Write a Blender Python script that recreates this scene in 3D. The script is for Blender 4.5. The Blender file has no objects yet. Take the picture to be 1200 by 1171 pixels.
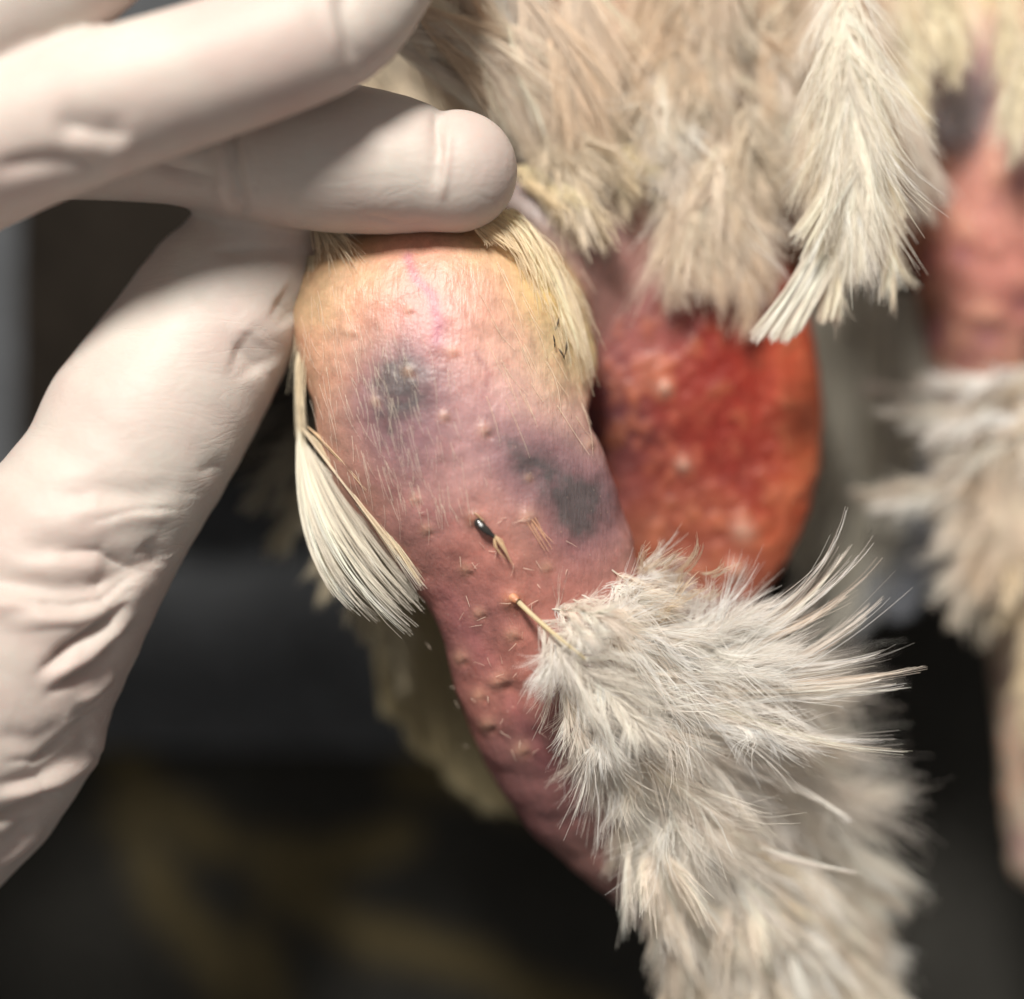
import bpy, math
import numpy as np

# ------------------------------------------------------------------ units
# Everything is modelled in "u" (1 u = 0.11 mm); x right, y up, z towards the lens, then scaled to metres.
S = 0.00011
D = 2700.0                     # lens distance above z = 0, in u
rng = np.random.default_rng(7)

scene = bpy.context.scene
col = scene.collection

# ------------------------------------------------------------------ camera
cam_d = bpy.data.cameras.new('camera')
cam = bpy.data.objects.new('camera', cam_d); col.objects.link(cam)
cam.location = (0, 0, D * S)
cam_d.sensor_width = 36.0
cam_d.lens = 36.0 * D / 1200.0
cam_d.clip_start = 0.01; cam_d.clip_end = 20.0
cam_d.dof.use_dof = True
cam_d.dof.focus_distance = (D - 62) * S
cam_d.dof.aperture_fstop = cam_d.lens / (215 * S * 1000)
scene.camera = cam

# ------------------------------------------------------------------ world and lamp
w = bpy.data.worlds.new('World'); scene.world = w; w.use_nodes = True
bg = w.node_tree.nodes['Background']
bg.inputs[0].default_value = (0.97, 0.93, 0.88, 1); bg.inputs[1].default_value = 0.22
ld = bpy.data.lights.new('examination_lamp', 'AREA')
ld.shape = 'DISK'; ld.size = 0.22; ld.energy = 12.5; ld.color = (1.0, 0.95, 0.875)
lamp = bpy.data.objects.new('examination_lamp', ld); col.objects.link(lamp)
from mathutils import Vector
lv = Vector((-0.17, 0.66, 0.73)).normalized() * 0.9
lamp.location = lv
lamp.rotation_euler = (-lv).to_track_quat('-Z', 'Y').to_euler()

vs = scene.view_settings
vs.view_transform = 'Standard'; vs.look = 'None'; vs.exposure = 0.16; vs.gamma = 1.0; vs.use_curve_mapping = False
scene.render.engine = 'CYCLES'
scene.cycles.use_denoising = True; scene.cycles.use_adaptive_sampling = True; scene.cycles.adaptive_threshold = 0.02
scene.cycles.max_bounces = 6; scene.cycles.diffuse_bounces = 4
scene.cycles.transparent_max_bounces = 8

# ------------------------------------------------------------------ helpers
def P(px, py, z=0.0):
    k = (D - z) / D
    return np.array([(px - 600.0) * k, (585.5 - py) * k, z])
def to_px(v):
    k = D / (D - v[:, 2])
    return v[:, 0] * k + 600.0, 585.5 - v[:, 1] * k
def lin(c):
    c = np.asarray(c, float) / 255.0
    return np.where(c <= 0.04045, c / 12.92, ((c + 0.055) / 1.055) ** 2.4)
def nrm(v):
    return v / np.maximum(np.linalg.norm(v, axis=-1, keepdims=True), 1e-9)
def spline(pts, n):
    """Catmull-Rom through rows of pts."""
    p = np.asarray(pts, float)
    p = np.vstack([2 * p[0] - p[1], p, 2 * p[-1] - p[-2]])
    m = len(p) - 3
    out = []
    for u in np.linspace(0, m, n):
        i = min(int(u), m - 1); t = u - i
        a, b, c, d = p[i:i + 4]
        out.append(0.5 * (2 * b + (c - a) * t + (2 * a - 5 * b + 4 * c - d) * t * t + (3 * b - a - 3 * c + d) * t ** 3))
    return np.array(out)
def noise3(p, scale, seed=0):
    """cheap smooth value noise, -1..1"""
    q = p / scale + seed * 17.31
    i = np.floor(q).astype(np.int64); f = q - i
    f = f * f * (3 - 2 * f)
    def h(a, b, c):
        x = (a * 374761393 + b * 668265263 + c * 2147483647 + seed * 974711) & 0xffffffff
        x = ((x ^ (x >> 13)) * 1274126177) & 0xffffffff
        return ((x ^ (x >> 16)) & 0xffff) / 32767.5 - 1
    r = 0
    for dx in (0, 1):
        for dy in (0, 1):
            for dz in (0, 1):
                wgt = (f[:, 0] if dx else 1 - f[:, 0]) * (f[:, 1] if dy else 1 - f[:, 1]) * (f[:, 2] if dz else 1 - f[:, 2])
                r = r + wgt * h(i[:, 0] + dx, i[:, 1] + dy, i[:, 2] + dz)
    return r

def new_obj(name, verts, faces, mat, parent=None, cols=None, smooth=True, extra=None):
    """verts in u, faces (n,4) or (n,3) int array"""
    me = bpy.data.meshes.new(name)
    v = np.asarray(verts, np.float32) * S
    f = np.asarray(faces, np.int32)
    k = f.shape[1]
    me.vertices.add(len(v)); me.vertices.foreach_set('co', v.ravel())
    me.loops.add(f.size); me.loops.foreach_set('vertex_index', f.ravel())
    me.polygons.add(len(f)); me.polygons.foreach_set('loop_start', np.arange(0, f.size, k, dtype=np.int32))
    me.update(calc_edges=True)
    if smooth:
        me.polygons.foreach_set('use_smooth', np.ones(len(f), bool))
    if cols is not None:
        a = me.color_attributes.new('col', 'FLOAT_COLOR', 'POINT')
        c = np.ones((len(v), 4), np.float32); c[:, :cols.shape[1]] = cols
        a.data.foreach_set('color', c.ravel())
    if extra:
        for nm, arr in extra.items():
            a = me.attributes.new(nm, 'FLOAT', 'POINT'); a.data.foreach_set('value', np.asarray(arr, np.float32))
    me.materials.append(mat)
    ob = bpy.data.objects.new(name, me); col.objects.link(ob)
    if parent is not None: ob.parent = parent
    return ob
def empty(name, loc=(0, 0, 0)):
    o = bpy.data.objects.new(name, None); col.objects.link(o); o.empty_display_size = 0.01
    return o
def tag(o, label=None, cat=None, kind=None, group=None):
    if label: o['label'] = label
    if cat: o['category'] = cat
    if kind: o['kind'] = kind
    if group: o['group'] = group
    return o

# ------------------------------------------------------------------ implicit surfaces
class Chain:
    """rows of (px, py, z, r): a swept round body; flat squeezes it in z"""
    def __init__(self, rows, n=18, flat=1.0, k=30.0, name=''):
        rows = np.array(rows, float)
        pts = np.array([P(*r[:3]) for r in rows])
        rad = rows[:, 3] * (D - rows[:, 2]) / D
        s = spline(np.column_stack([pts, rad]), n) if len(rows) > 1 else np.column_stack([pts, rad])
        self.p, self.r, self.flat, self.k, self.name = s[:, :3], s[:, 3], flat, k, name
    def bounds(self):
        m = self.r.max() + 2 * self.k + 12
        return self.p.min(0) - m, self.p.max(0) + m
    def d(self, x, y, z):
        best = None
        p, r = self.p, self.r
        if len(p) == 1:
            return np.sqrt((x - p[0, 0]) ** 2 + (y - p[0, 1]) ** 2 + ((z - p[0, 2]) / self.flat) ** 2) - r[0]
        for i in range(len(p) - 1):
            a, b = p[i], p[i + 1]; e = b - a
            t = ((x - a[0]) * e[0] + (y - a[1]) * e[1] + (z - a[2]) * e[2]) / max(e @ e, 1e-6)
            t = np.clip(t, 0, 1)
            dd = np.sqrt((x - a[0] - t * e[0]) ** 2 + (y - a[1] - t * e[1]) ** 2 + ((z - a[2] - t * e[2]) / self.flat) ** 2) - (r[i] + t * (r[i + 1] - r[i]))
            best = dd if best is None else np.minimum(best, dd)
        return best
class Ell:
    def __init__(self, c, rad, rot=0.0, k=30.0, name=''):
        self.c = P(*c); f = (D - c[2]) / D
        self.rad = np.array(rad, float) * np.array([f, f, 1]); self.k, self.name = k, name
        self.cr, self.sr = math.cos(rot), math.sin(rot)
    def bounds(self):
        m = self.rad.max() + 2 * self.k + 12
        return self.c - m, self.c + m
    def d(self, x, y, z):
        x, y, z = x - self.c[0], y - self.c[1], z - self.c[2]
        x, y = x * self.cr + y * self.sr, -x * self.sr + y * self.cr
        a, b, c = self.rad
        k0 = np.sqrt((x / a) ** 2 + (y / b) ** 2 + (z / c) ** 2)
        k1 = np.sqrt((x / a ** 2) ** 2 + (y / b ** 2) ** 2 + (z / c ** 2) ** 2)
        return k0 * (k0 - 1) / np.maximum(k1, 1e-6)
class Lobe(Ell):
    """a flat rounded flap"""
    def d(self, x, y, z):
        x, y, z = x - self.c[0], y - self.c[1], z - self.c[2]
        x, y = x * self.cr + y * self.sr, -x * self.sr + y * self.cr
        a, b, c = self.rad
        r = np.sqrt((x / a) ** 2 + (y / b) ** 2)
        return ((r ** 3 + np.abs(z / c) ** 3) ** (1 / 3) - 1) * c
def smin(a, b, k):
    h = np.maximum(k - np.abs(a - b), 0) / k
    return np.minimum(a, b) - h * h * k * 0.25
def mesh_field(parts, lo, hi, h):
    lo = np.array(lo, float); n = np.ceil((np.array(hi) - lo) / h).astype(int) + 1
    ax = [(lo[i] + h * np.arange(n[i])).astype(np.float32) for i in range(3)]
    F = np.full(n, 200.0, np.float32)
    for q in parts:
        a, b = q.bounds()
        i0 = np.clip(np.floor((a - lo) / h).astype(int), 0, n - 1); i1 = np.clip(np.ceil((b - lo) / h).astype(int) + 1, 1, n)
        if np.any(i1 <= i0): continue
        sl = tuple(slice(i0[i], i1[i]) for i in range(3))
        g = q.d(ax[0][sl[0]][:, None, None], ax[1][sl[1]][None, :, None], ax[2][sl[2]][None, None, :]).astype(np.float32)
        F[sl] = smin(F[sl], g, q.k)
    F[0] = F[-1] = 50; F[:, 0] = F[:, -1] = 50; F[:, :, 0] = F[:, :, -1] = 50
    # surface nets
    ins = F < 0
    nx, ny, nz = n
    cnt = np.zeros((nx - 1, ny - 1, nz - 1), np.int8)
    for dx in (0, 1):
        for dy in (0, 1):
            for dz in (0, 1):
                cnt += ins[dx:nx - 1 + dx, dy:ny - 1 + dy, dz:nz - 1 + dz]
    act = np.argwhere((cnt > 0) & (cnt < 8))
    ids = np.full(cnt.shape, -1, np.int32); ids[act[:, 0], act[:, 1], act[:, 2]] = np.arange(len(act))
    acc = np.zeros((len(act), 3)); c = np.zeros(len(act))
    cor = [(0, 0, 0), (1, 0, 0), (0, 1, 0), (1, 1, 0), (0, 0, 1), (1, 0, 1), (0, 1, 1), (1, 1, 1)]
    val = [F[act[:, 0] + o[0], act[:, 1] + o[1], act[:, 2] + o[2]].astype(float) for o in cor]
    for i in range(8):
        for j in range(i + 1, 8):
            if sum(abs(cor[i][q] - cor[j][q]) for q in range(3)) != 1: continue
            m = (val[i] < 0) != (val[j] < 0)
            t = np.where(m, val[i] / np.where(m, val[i] - val[j], 1), 0)
            pt = np.array(cor[i])[None] + t[:, None] * (np.array(cor[j]) - np.array(cor[i]))[None]
            acc[m] += pt[m]; c[m] += 1
    V = lo + h * (act + acc / c[:, None])
    faces = []
    for axis in range(3):
        o = [0, 0, 0]; o[axis] = 1
        A = ins[:nx - o[0], :ny - o[1], :nz - o[2]]; B = ins[o[0]:, o[1]:, o[2]:]
        e = np.argwhere(A != B)
        u, v = [(1, 2), (2, 0), (0, 1)][axis]
        e = e[(e[:, u] > 0) & (e[:, v] > 0)]
        def cell(du, dv):
            q = e.copy(); q[:, u] -= du; q[:, v] -= dv
            return ids[q[:, 0], q[:, 1], q[:, 2]]
        quad = np.column_stack([cell(1, 1), cell(0, 1), cell(0, 0), cell(1, 0)])
        inside_first = ins[e[:, 0], e[:, 1], e[:, 2]]
        quad[~inside_first] = quad[~inside_first][:, ::-1]
        faces.append(quad)
    return V, np.vstack(faces)
def subdivide(V, Fc):
    """split every quad in four, then smooth a little"""
    n, m = len(V), len(Fc)
    e = np.sort(np.stack([Fc, np.roll(Fc, -1, 1)], -1).reshape(-1, 2), 1).astype(np.int64)
    key, inv = np.unique(e[:, 0] * n + e[:, 1], return_inverse=True)
    mid = (V[key // n] + V[key % n]) / 2
    ei = inv.reshape(m, 4) + n; ci = np.arange(m) + n + len(key)
    W_ = np.vstack([V, mid, V[Fc].mean(1)])
    Q = np.vstack([np.column_stack([Fc[:, k], ei[:, k], ci, ei[:, k - 1]]) for k in range(4)])
    return relax(W_, Q, 2), Q
def vnormals(V, Fc):
    n = np.cross(V[Fc[:, 2]] - V[Fc[:, 0]], V[Fc[:, 3]] - V[Fc[:, 1]])
    out = np.zeros_like(V)
    for i in range(4):
        for a in range(3):
            out[:, a] += np.bincount(Fc[:, i], n[:, a], len(V))
    return nrm(out)
def relax(V, Fc, it):
    e = np.vstack([Fc[:, [0, 1]], Fc[:, [1, 2]], Fc[:, [2, 3]], Fc[:, [3, 0]]])
    e = np.vstack([e, e[:, ::-1]])
    c = np.bincount(e[:, 0], minlength=len(V))[:, None]
    for _ in range(it):
        s = np.column_stack([np.bincount(e[:, 0], V[e[:, 1], a], len(V)) for a in range(3)])
        V = 0.5 * V + 0.5 * s / np.maximum(c, 1)
    return V
def poly_dist(px, py, line):
    """distance and signed side to a polyline in the plane of the picture"""
    best = np.full(px.shape, 1e9); sign = np.zeros(px.shape); tt = np.zeros(px.shape)
    n = len(line) - 1
    for i in range(n):
        ax_, ay = line[i]; bx, by = line[i + 1]; ex, ey = bx - ax_, by - ay
        t = np.clip(((px - ax_) * ex + (py - ay) * ey) / (ex * ex + ey * ey), 0, 1)
        dx, dy = px - ax_ - t * ex, py - ay - t * ey
        d = np.hypot(dx, dy); m = d < best
        best = np.where(m, d, best); sign = np.where(m, np.sign(ex * dy - ey * dx), sign); tt = np.where(m, (i + t) / n, tt)
    return best, sign, tt

# ------------------------------------------------------------------ materials
def mat(name):
    m = bpy.data.materials.new(name); m.use_nodes = True
    nt = m.node_tree; nt.nodes.clear()
    out = nt.nodes.new('ShaderNodeOutputMaterial')
    return m, nt, out
def node(nt, typ, **kw):
    n = nt.nodes.new(typ)
    for k_, v in kw.items():
        if k_.startswith('i_'):
            key = k_[2:]
            n.inputs[int(key) if key.isdigit() else key.replace('_', ' ')].default_value = v
        else: setattr(n, k_, v)
    return n
def texco(nt):
    tc = node(nt, 'ShaderNodeTexCoord'); mp = node(nt, 'ShaderNodeMapping')
    mp.inputs['Scale'].default_value = (1 / S / 100,) * 3        # 1 unit = 100 u
    nt.links.new(tc.outputs['Object'], mp.inputs['Vector'])
    return mp.outputs['Vector']

def skin_material():
    m, nt, out = mat('bird_skin'); L = nt.links.new
    b = node(nt, 'ShaderNodeBsdfPrincipled')
    at = node(nt, 'ShaderNodeAttribute', attribute_name='col')
    wet = node(nt, 'ShaderNodeAttribute', attribute_name='wet')
    v = texco(nt)
    n1 = node(nt, 'ShaderNodeTexNoise', i_Scale=6.0, i_Detail=6.0, i_Roughness=0.62); L(v, n1.inputs['Vector'])
    n2 = node(nt, 'ShaderNodeTexNoise', i_Scale=20.0, i_Detail=2.0); L(v, n2.inputs['Vector'])
    r1 = node(nt, 'ShaderNodeMapRange', i_From_Min=0.3, i_From_Max=0.7, i_To_Min=0.80, i_To_Max=1.18); L(n1.outputs['Fac'], r1.inputs['Value'])
    mul = node(nt, 'ShaderNodeMix', data_type='RGBA', blend_type='MULTIPLY'); mul.inputs[0].default_value = 1
    L(at.outputs['Color'], mul.inputs[6]); L(r1.outputs[0], mul.inputs[7])
    # capillary blotches
    n3 = node(nt, 'ShaderNodeTexNoise', i_Scale=2.6, i_Detail=7.0, i_Roughness=0.7, i_Distortion=0.8); L(v, n3.inputs['Vector'])
    r3 = node(nt, 'ShaderNodeMapRange', i_From_Min=0.54, i_From_Max=0.72, i_To_Max=0.38); L(n3.outputs['Fac'], r3.inputs['Value'])
    mx = node(nt, 'ShaderNodeMix', data_type='RGBA', blend_type='MULTIPLY'); mx.inputs[7].default_value = (0.86, 0.52, 0.50, 1)
    L(r3.outputs[0], mx.inputs[0]); L(mul.outputs[2], mx.inputs[6])
    # pale flecks of dry skin
    vo = node(nt, 'ShaderNodeTexVoronoi', i_Scale=9.0); L(v, vo.inputs['Vector'])
    rv = node(nt, 'ShaderNodeMapRange', i_From_Min=0.05, i_From_Max=0.14, i_To_Min=0.35, i_To_Max=0.0); L(vo.outputs['Distance'], rv.inputs['Value'])
    fl = node(nt, 'ShaderNodeMix', data_type='RGBA'); fl.inputs[7].default_value = (0.75, 0.58, 0.46, 1)
    gate = node(nt, 'ShaderNodeMath', operation='MULTIPLY'); L(rv.outputs[0], gate.inputs[0]); L(n1.outputs['Fac'], gate.inputs[1])
    L(gate.outputs[0], fl.inputs[0]); L(mx.outputs[2], fl.inputs[6])
    L(fl.outputs[2], b.inputs['Base Color'])
    rr = node(nt, 'ShaderNodeMapRange', i_To_Min=0.43, i_To_Max=0.46); L(wet.outputs['Fac'], rr.inputs['Value'])
    ra = node(nt, 'ShaderNodeMath', operation='MULTIPLY_ADD', i_1=0.22, i_2=-0.10); L(n1.outputs['Fac'], ra.inputs[0])
    rs = node(nt, 'ShaderNodeMath', operation='ADD'); L(rr.outputs[0], rs.inputs[0]); L(ra.outputs[0], rs.inputs[1])
    L(rs.outputs[0], b.inputs['Roughness'])
    b.inputs['Subsurface Weight'].default_value = 0.28
    b.inputs['Subsurface Radius'].default_value = (1.0, 0.42, 0.28); b.inputs['Subsurface Scale'].default_value = 0.0016
    b.inputs['Specular IOR Level'].default_value = 0.55
    # relief: fine crinkle running along the leg
    mp = node(nt, 'ShaderNodeMapping'); mp.inputs['Rotation'].default_value = (0, 0, math.radians(-18)); mp.inputs['Scale'].default_value = (1.0, 0.13, 0.6); L(v, mp.inputs['Vector'])
    n4 = node(nt, 'ShaderNodeTexNoise', i_Scale=16.0, i_Detail=4.0, i_Roughness=0.6); L(mp.outputs[0], n4.inputs['Vector'])
    ad = node(nt, 'ShaderNodeMath', operation='MULTIPLY_ADD', i_1=2.2); L(n4.outputs['Fac'], ad.inputs[0]); L(n2.outputs['Fac'], ad.inputs[2])
    bp = node(nt, 'ShaderNodeBump', i_Strength=0.26, i_Distance=0.0003); L(ad.outputs[0], bp.inputs['Height'])
    L(bp.outputs[0], b.inputs['Normal'])
    L(b.outputs[0], out.inputs[0])
    return m
def glove_material():
    m, nt, out = mat('latex'); L = nt.links.new
    b = node(nt, 'ShaderNodeBsdfPrincipled')
    v = texco(nt)
    n1 = node(nt, 'ShaderNodeTexNoise', i_Scale=0.7, i_Detail=5.0, i_Roughness=0.6); L(v, n1.inputs['Vector'])
    r = node(nt, 'ShaderNodeValToRGB'); r.color_ramp.elements[0].position = 0.33; r.color_ramp.elements[1].position = 0.68
    r.color_ramp.elements[0].color = (0.55, 0.445, 0.405, 1); r.color_ramp.elements[1].color = (0.585, 0.53, 0.48, 1)
    L(n1.outputs['Fac'], r.inputs[0]); L(r.outputs[0], b.inputs['Base Color'])
    b.inputs['Roughness'].default_value = 0.52; b.inputs['Specular IOR Level'].default_value = 0.35
    b.inputs['Subsurface Weight'].default_value = 0.3
    b.inputs['Subsurface Radius'].default_value = (1.0, 0.45, 0.35); b.inputs['Subsurface Scale'].default_value = 0.003
    n2 = node(nt, 'ShaderNodeTexNoise', i_Scale=22.0, i_Detail=4.0); L(v, n2.inputs['Vector'])
    n3 = node(nt, 'ShaderNodeTexNoise', i_Scale=2.2, i_Detail=3.0, i_Distortion=1.0); L(v, n3.inputs['Vector'])
    m2 = node(nt, 'ShaderNodeMath', operation='MULTIPLY_ADD', i_1=4.0); L(n3.outputs['Fac'], m2.inputs[0]); L(n2.outputs['Fac'], m2.inputs[2])
    mp = node(nt, 'ShaderNodeMapping'); mp.inputs['Rotation'].default_value = (0, 0, math.radians(-32)); mp.inputs['Scale'].default_value = (0.5, 2.2, 0.8); L(v, mp.inputs['Vector'])
    n5 = node(nt, 'ShaderNodeTexNoise', i_Scale=1.7, i_Detail=5.0, i_Roughness=0.55, i_Distortion=0.6); L(mp.outputs[0], n5.inputs['Vector'])
    ab = node(nt, 'ShaderNodeMath', operation='SUBTRACT', i_1=0.5); L(n5.outputs['Fac'], ab.inputs[0])
    aa = node(nt, 'ShaderNodeMath', operation='ABSOLUTE'); L(ab.outputs[0], aa.inputs[0])
    cr = node(nt, 'ShaderNodeMapRange', i_From_Min=0.0, i_From_Max=0.05, i_To_Min=-0.9, i_To_Max=0.0); L(aa.outputs[0], cr.inputs['Value'])
    m4 = node(nt, 'ShaderNodeMath', operation='ADD'); L(m2.outputs[0], m4.inputs[0]); L(cr.outputs[0], m4.inputs[1]); m2 = m4
    bp = node(nt, 'ShaderNodeBump', i_Strength=0.13, i_Distance=0.0003); L(m2.outputs[0], bp.inputs['Height']); L(bp.outputs[0], b.inputs['Normal'])
    L(b.outputs[0], out.inputs[0])
    return m
def feather_material():
    m, nt, out = mat('feather'); L = nt.links.new
    at = node(nt, 'ShaderNodeAttribute', attribute_name='col')
    b = node(nt, 'ShaderNodeBsdfPrincipled', i_Roughness=0.55); b.inputs['Specular IOR Level'].default_value = 0.3
    t = node(nt, 'ShaderNodeBsdfTranslucent')
    L(at.outputs['Color'], b.inputs['Base Color']); L(at.outputs['Color'], t.inputs['Color'])
    mx = node(nt, 'ShaderNodeMixShader'); mx.inputs[0].default_value = 0.52
    L(b.outputs[0], mx.inputs[1]); L(t.outputs[0], mx.inputs[2]); L(mx.outputs[0], out.inputs[0])
    return m
def plain(name, c, rough=0.5, spec=0.5, bump=None):
    m, nt, out = mat(name); L = nt.links.new
    b = node(nt, 'ShaderNodeBsdfPrincipled', i_Roughness=rough); b.inputs['Specular IOR Level'].default_value = spec
    v = texco(nt)
    n1 = node(nt, 'ShaderNodeTexNoise', i_Scale=8.0, i_Detail=4.0); L(v, n1.inputs['Vector'])
    r = node(nt, 'ShaderNodeValToRGB')
    r.color_ramp.elements[0].color = (*(np.array(c) * 0.75), 1); r.color_ramp.elements[1].color = (*(np.array(c) * 1.25), 1)
    L(n1.outputs['Fac'], r.inputs[0]); L(r.outputs[0], b.inputs['Base Color'])
    L(b.outputs[0], out.inputs[0])
    return m
def cloth_material():
    m, nt, out = mat('woven_cloth'); L = nt.links.new
    at = node(nt, 'ShaderNodeAttribute', attribute_name='col')
    b = node(nt, 'ShaderNodeBsdfPrincipled', i_Roughness=0.95); b.inputs['Specular IOR Level'].default_value = 0.1
    v = texco(nt)
    n1 = node(nt, 'ShaderNodeTexNoise', i_Scale=3.0, i_Detail=5.0); L(v, n1.inputs['Vector'])
    r1 = node(nt, 'ShaderNodeMapRange', i_From_Min=0.3, i_From_Max=0.7, i_To_Min=0.75, i_To_Max=1.25); L(n1.outputs['Fac'], r1.inputs['Value'])
    mul = node(nt, 'ShaderNodeMix', data_type='RGBA', blend_type='MULTIPLY'); mul.inputs[0].default_value = 1
    L(at.outputs['Color'], mul.inputs[6]); L(r1.outputs[0], mul.inputs[7]); L(mul.outputs[2], b.inputs['Base Color'])
    wv = node(nt, 'ShaderNodeTexChecker', i_Scale=20.0); L(v, wv.inputs['Vector'])
    bp = node(nt, 'ShaderNodeBump', i_Strength=0.3, i_Distance=0.0003); L(wv.outputs['Fac'], bp.inputs['Height']); L(bp.outputs[0], b.inputs['Normal'])
    L(b.outputs[0], out.inputs[0])
    return m
M_SKIN, M_GLOVE, M_FEATHER, M_CLOTH = skin_material(), glove_material(), feather_material(), cloth_material()
M_TABLE = plain('table_laminate', (0.012, 0.012, 0.012), 0.7, 0.2)

# ------------------------------------------------------------------ the surface below
def sheet(name, x0, x1, y0, y1, z, n, amp, colour_fn, thick=14, seed=1, edge=0):
    xs = np.linspace(x0, x1, n); ys = np.linspace(y0, y1, n)
    X, Y = np.meshgrid(xs, ys, indexing='ij')
    q = np.column_stack([X.ravel(), Y.ravel(), np.zeros(X.size)])
    Z = z + amp * noise3(q, 260, seed) + amp * 0.45 * noise3(q, 110, seed + 3)
    if edge:
        X = X + 2.2 * edge * noise3(q, 150, seed + 9).reshape(X.shape)
        Y = Y + edge * (noise3(q, 330, seed + 5).reshape(X.shape)) * np.linspace(1, 0, n)[None, :]
    T = np.column_stack([X.ravel(), Y.ravel(), Z]); B = T - [0, 0, thick]
    V = np.vstack([T, B])
    i = np.arange(n * n).reshape(n, n)
    q1 = np.column_stack([i[:-1, :-1].ravel(), i[1:, :-1].ravel(), i[1:, 1:].ravel(), i[:-1, 1:].ravel()])
    q2 = q1[:, ::-1] + n * n
    rim = np.concatenate([i[:, 0], i[-1, 1:], i[::-1, -1][1:], i[0, ::-1][1:]])
    q3 = np.column_stack([rim[:-1], rim[:-1] + n * n, rim[1:] + n * n, rim[1:]])
    Fc = np.vstack([q1, q2, q3])
    px, py = to_px(V)
    return new_obj(name, V, Fc, M_CLOTH, cols=colour_fn(px, py, V))
tz = -860
ts = np.array([[-4000, -4000, tz], [4000, -4000, tz], [4000, 4000, tz], [-4000, 4000, tz]], float)
tag(new_obj('table_surface', ts, [[0, 1, 2, 3]], M_TABLE, smooth=False), 'black table top beneath the cloths', None, 'structure')

def grey_col(px, py, V):
    c = np.tile(lin((80, 82, 85)), (len(px), 1))
    return c * (1 + 0.15 * noise3(V, 200, 4))[:, None]
bands = [[(120, 850), (170, 930), (240, 985), (330, 1010), (420, 1000), (470, 975)],
         [(190, 1060), (240, 1110), (270, 1180)], [(320, 1040), (420, 1090), (560, 1130), (700, 1200)],
         [(480, 910), (560, 905), (640, 930)], [(300, 1100), (320, 1200)], [(150, 960), (200, 1060)]]
def camo_col(px, py, V):
    base = np.tile(lin((50, 49, 46)), (len(px), 1))
    wob = 14 * noise3(V, 60, 9)
    m = np.zeros(len(px))
    for b_ in bands:
        d, _, _ = poly_dist(px, py, b_)
        m = np.maximum(m, np.clip((38 + wob - d) / 30, 0, 1))
    return base * (1 - m[:, None]) + lin((92, 82, 58)) * m[:, None]
tag(sheet('patterned_cloth', -1600, 1600, -1500, 200, -800, 120, 22, camo_col, seed=2),
    'black cloth printed with blurred olive brown bands, under the leg', 'cloth')
def brown_col(px, py, V):
    return np.tile(lin((30, 26, 22)), (len(px), 1)) * (1 + 0.2 * noise3(V, 120, 6))[:, None]
tag(sheet('brown_gap_sheet', -690, -120, 30, 660, -600, 70, 16, brown_col, seed=8, edge=20), 'dark brown sheet added to darken the gap between the fingers and the thumb', 'cloth')  # added sheet that darkens the gap beside the thumb
tag(sheet('grey_cloth', -1700, 380, -375, 1500, -735, 110, 18, grey_col, seed=5, edge=26),
    'plain dark grey cloth with its edge beneath the thumb', 'cloth')

# ------------------------------------------------------------------ bird body
LEG = [Chain([(497, 392, -12, 116), (512, 440, -2, 146), (530, 505, 2, 152), (588, 600, 0, 136), (632, 700, -10, 122), (652, 800, -36, 116),
              (700, 900, -80, 108), (796, 1000, -125, 94), (862, 1100, -170, 86), (915, 1210, -215, 84), (960, 1330, -250, 80)], n=26, flat=0.66, k=34, name='leg'),
       Chain([(432, 366, -26, 94), (520, 356, -10, 90), (590, 372, -24, 84), (632, 420, -40, 66)], n=10, flat=0.8, k=50, name='leg'),
       Chain([(560, 380, -110, 110), (680, 250, -240, 150), (780, 120, -320, 170)], n=8, k=40, name='thigh')]
BEL = [Lobe((806, 470, -185), (156, 262, 56), rot=0.05, k=30, name='belly'), Lobe((760, 400, -170), (110, 130, 62), rot=0.3, k=40, name='belly')]
TOR = [Ell((880, -40, -400), (430, 390, 210), k=50, name='torso'),
       Chain([(800, 420, -330, 120), (700, 640, -400, 70), (620, 760, -430, 40)], n=8, k=40, name='torso')]
RIG = [Chain([(1290, -60, -330, 130), (1225, 120, -330, 112), (1180, 270, -340, 100), (1150, 390, -360, 76), (1165, 500, -380, 58),
              (1195, 640, -400, 52), (1215, 800, -420, 50), (1230, 1000, -430, 46)], n=22, k=36, name='right'),
       Chain([(1145, -10, -250, 46), (1130, 70, -232, 38), (1116, 140, -250, 30)], n=8, k=40, name='membrane')]
ALL = LEG + BEL + TOR + RIG
V, Fc = mesh_field(ALL, P(290, 1420, -300) * [1, 1, 0] + [0, 0, -680], P(1520, -420, -300) * [1, 1, 0] + [0, 0, 170], 6.0)
V = relax(V, Fc, 2)
V, Fc = subdivide(V, Fc)
N = vnormals(V, Fc)
px, py = to_px(V)
comp = {}
for q in ALL:
    dq = np.maximum(q.d(V[:, 0], V[:, 1], V[:, 2]), -20)
    comp[q.name] = np.minimum(comp.get(q.name, 1e9), dq)
names = list(comp); Wt = np.exp(-np.array([comp[n_] for n_ in names]) / 9.0); Wt /= Wt.sum(0)
wt = dict(zip(names, Wt))

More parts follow.
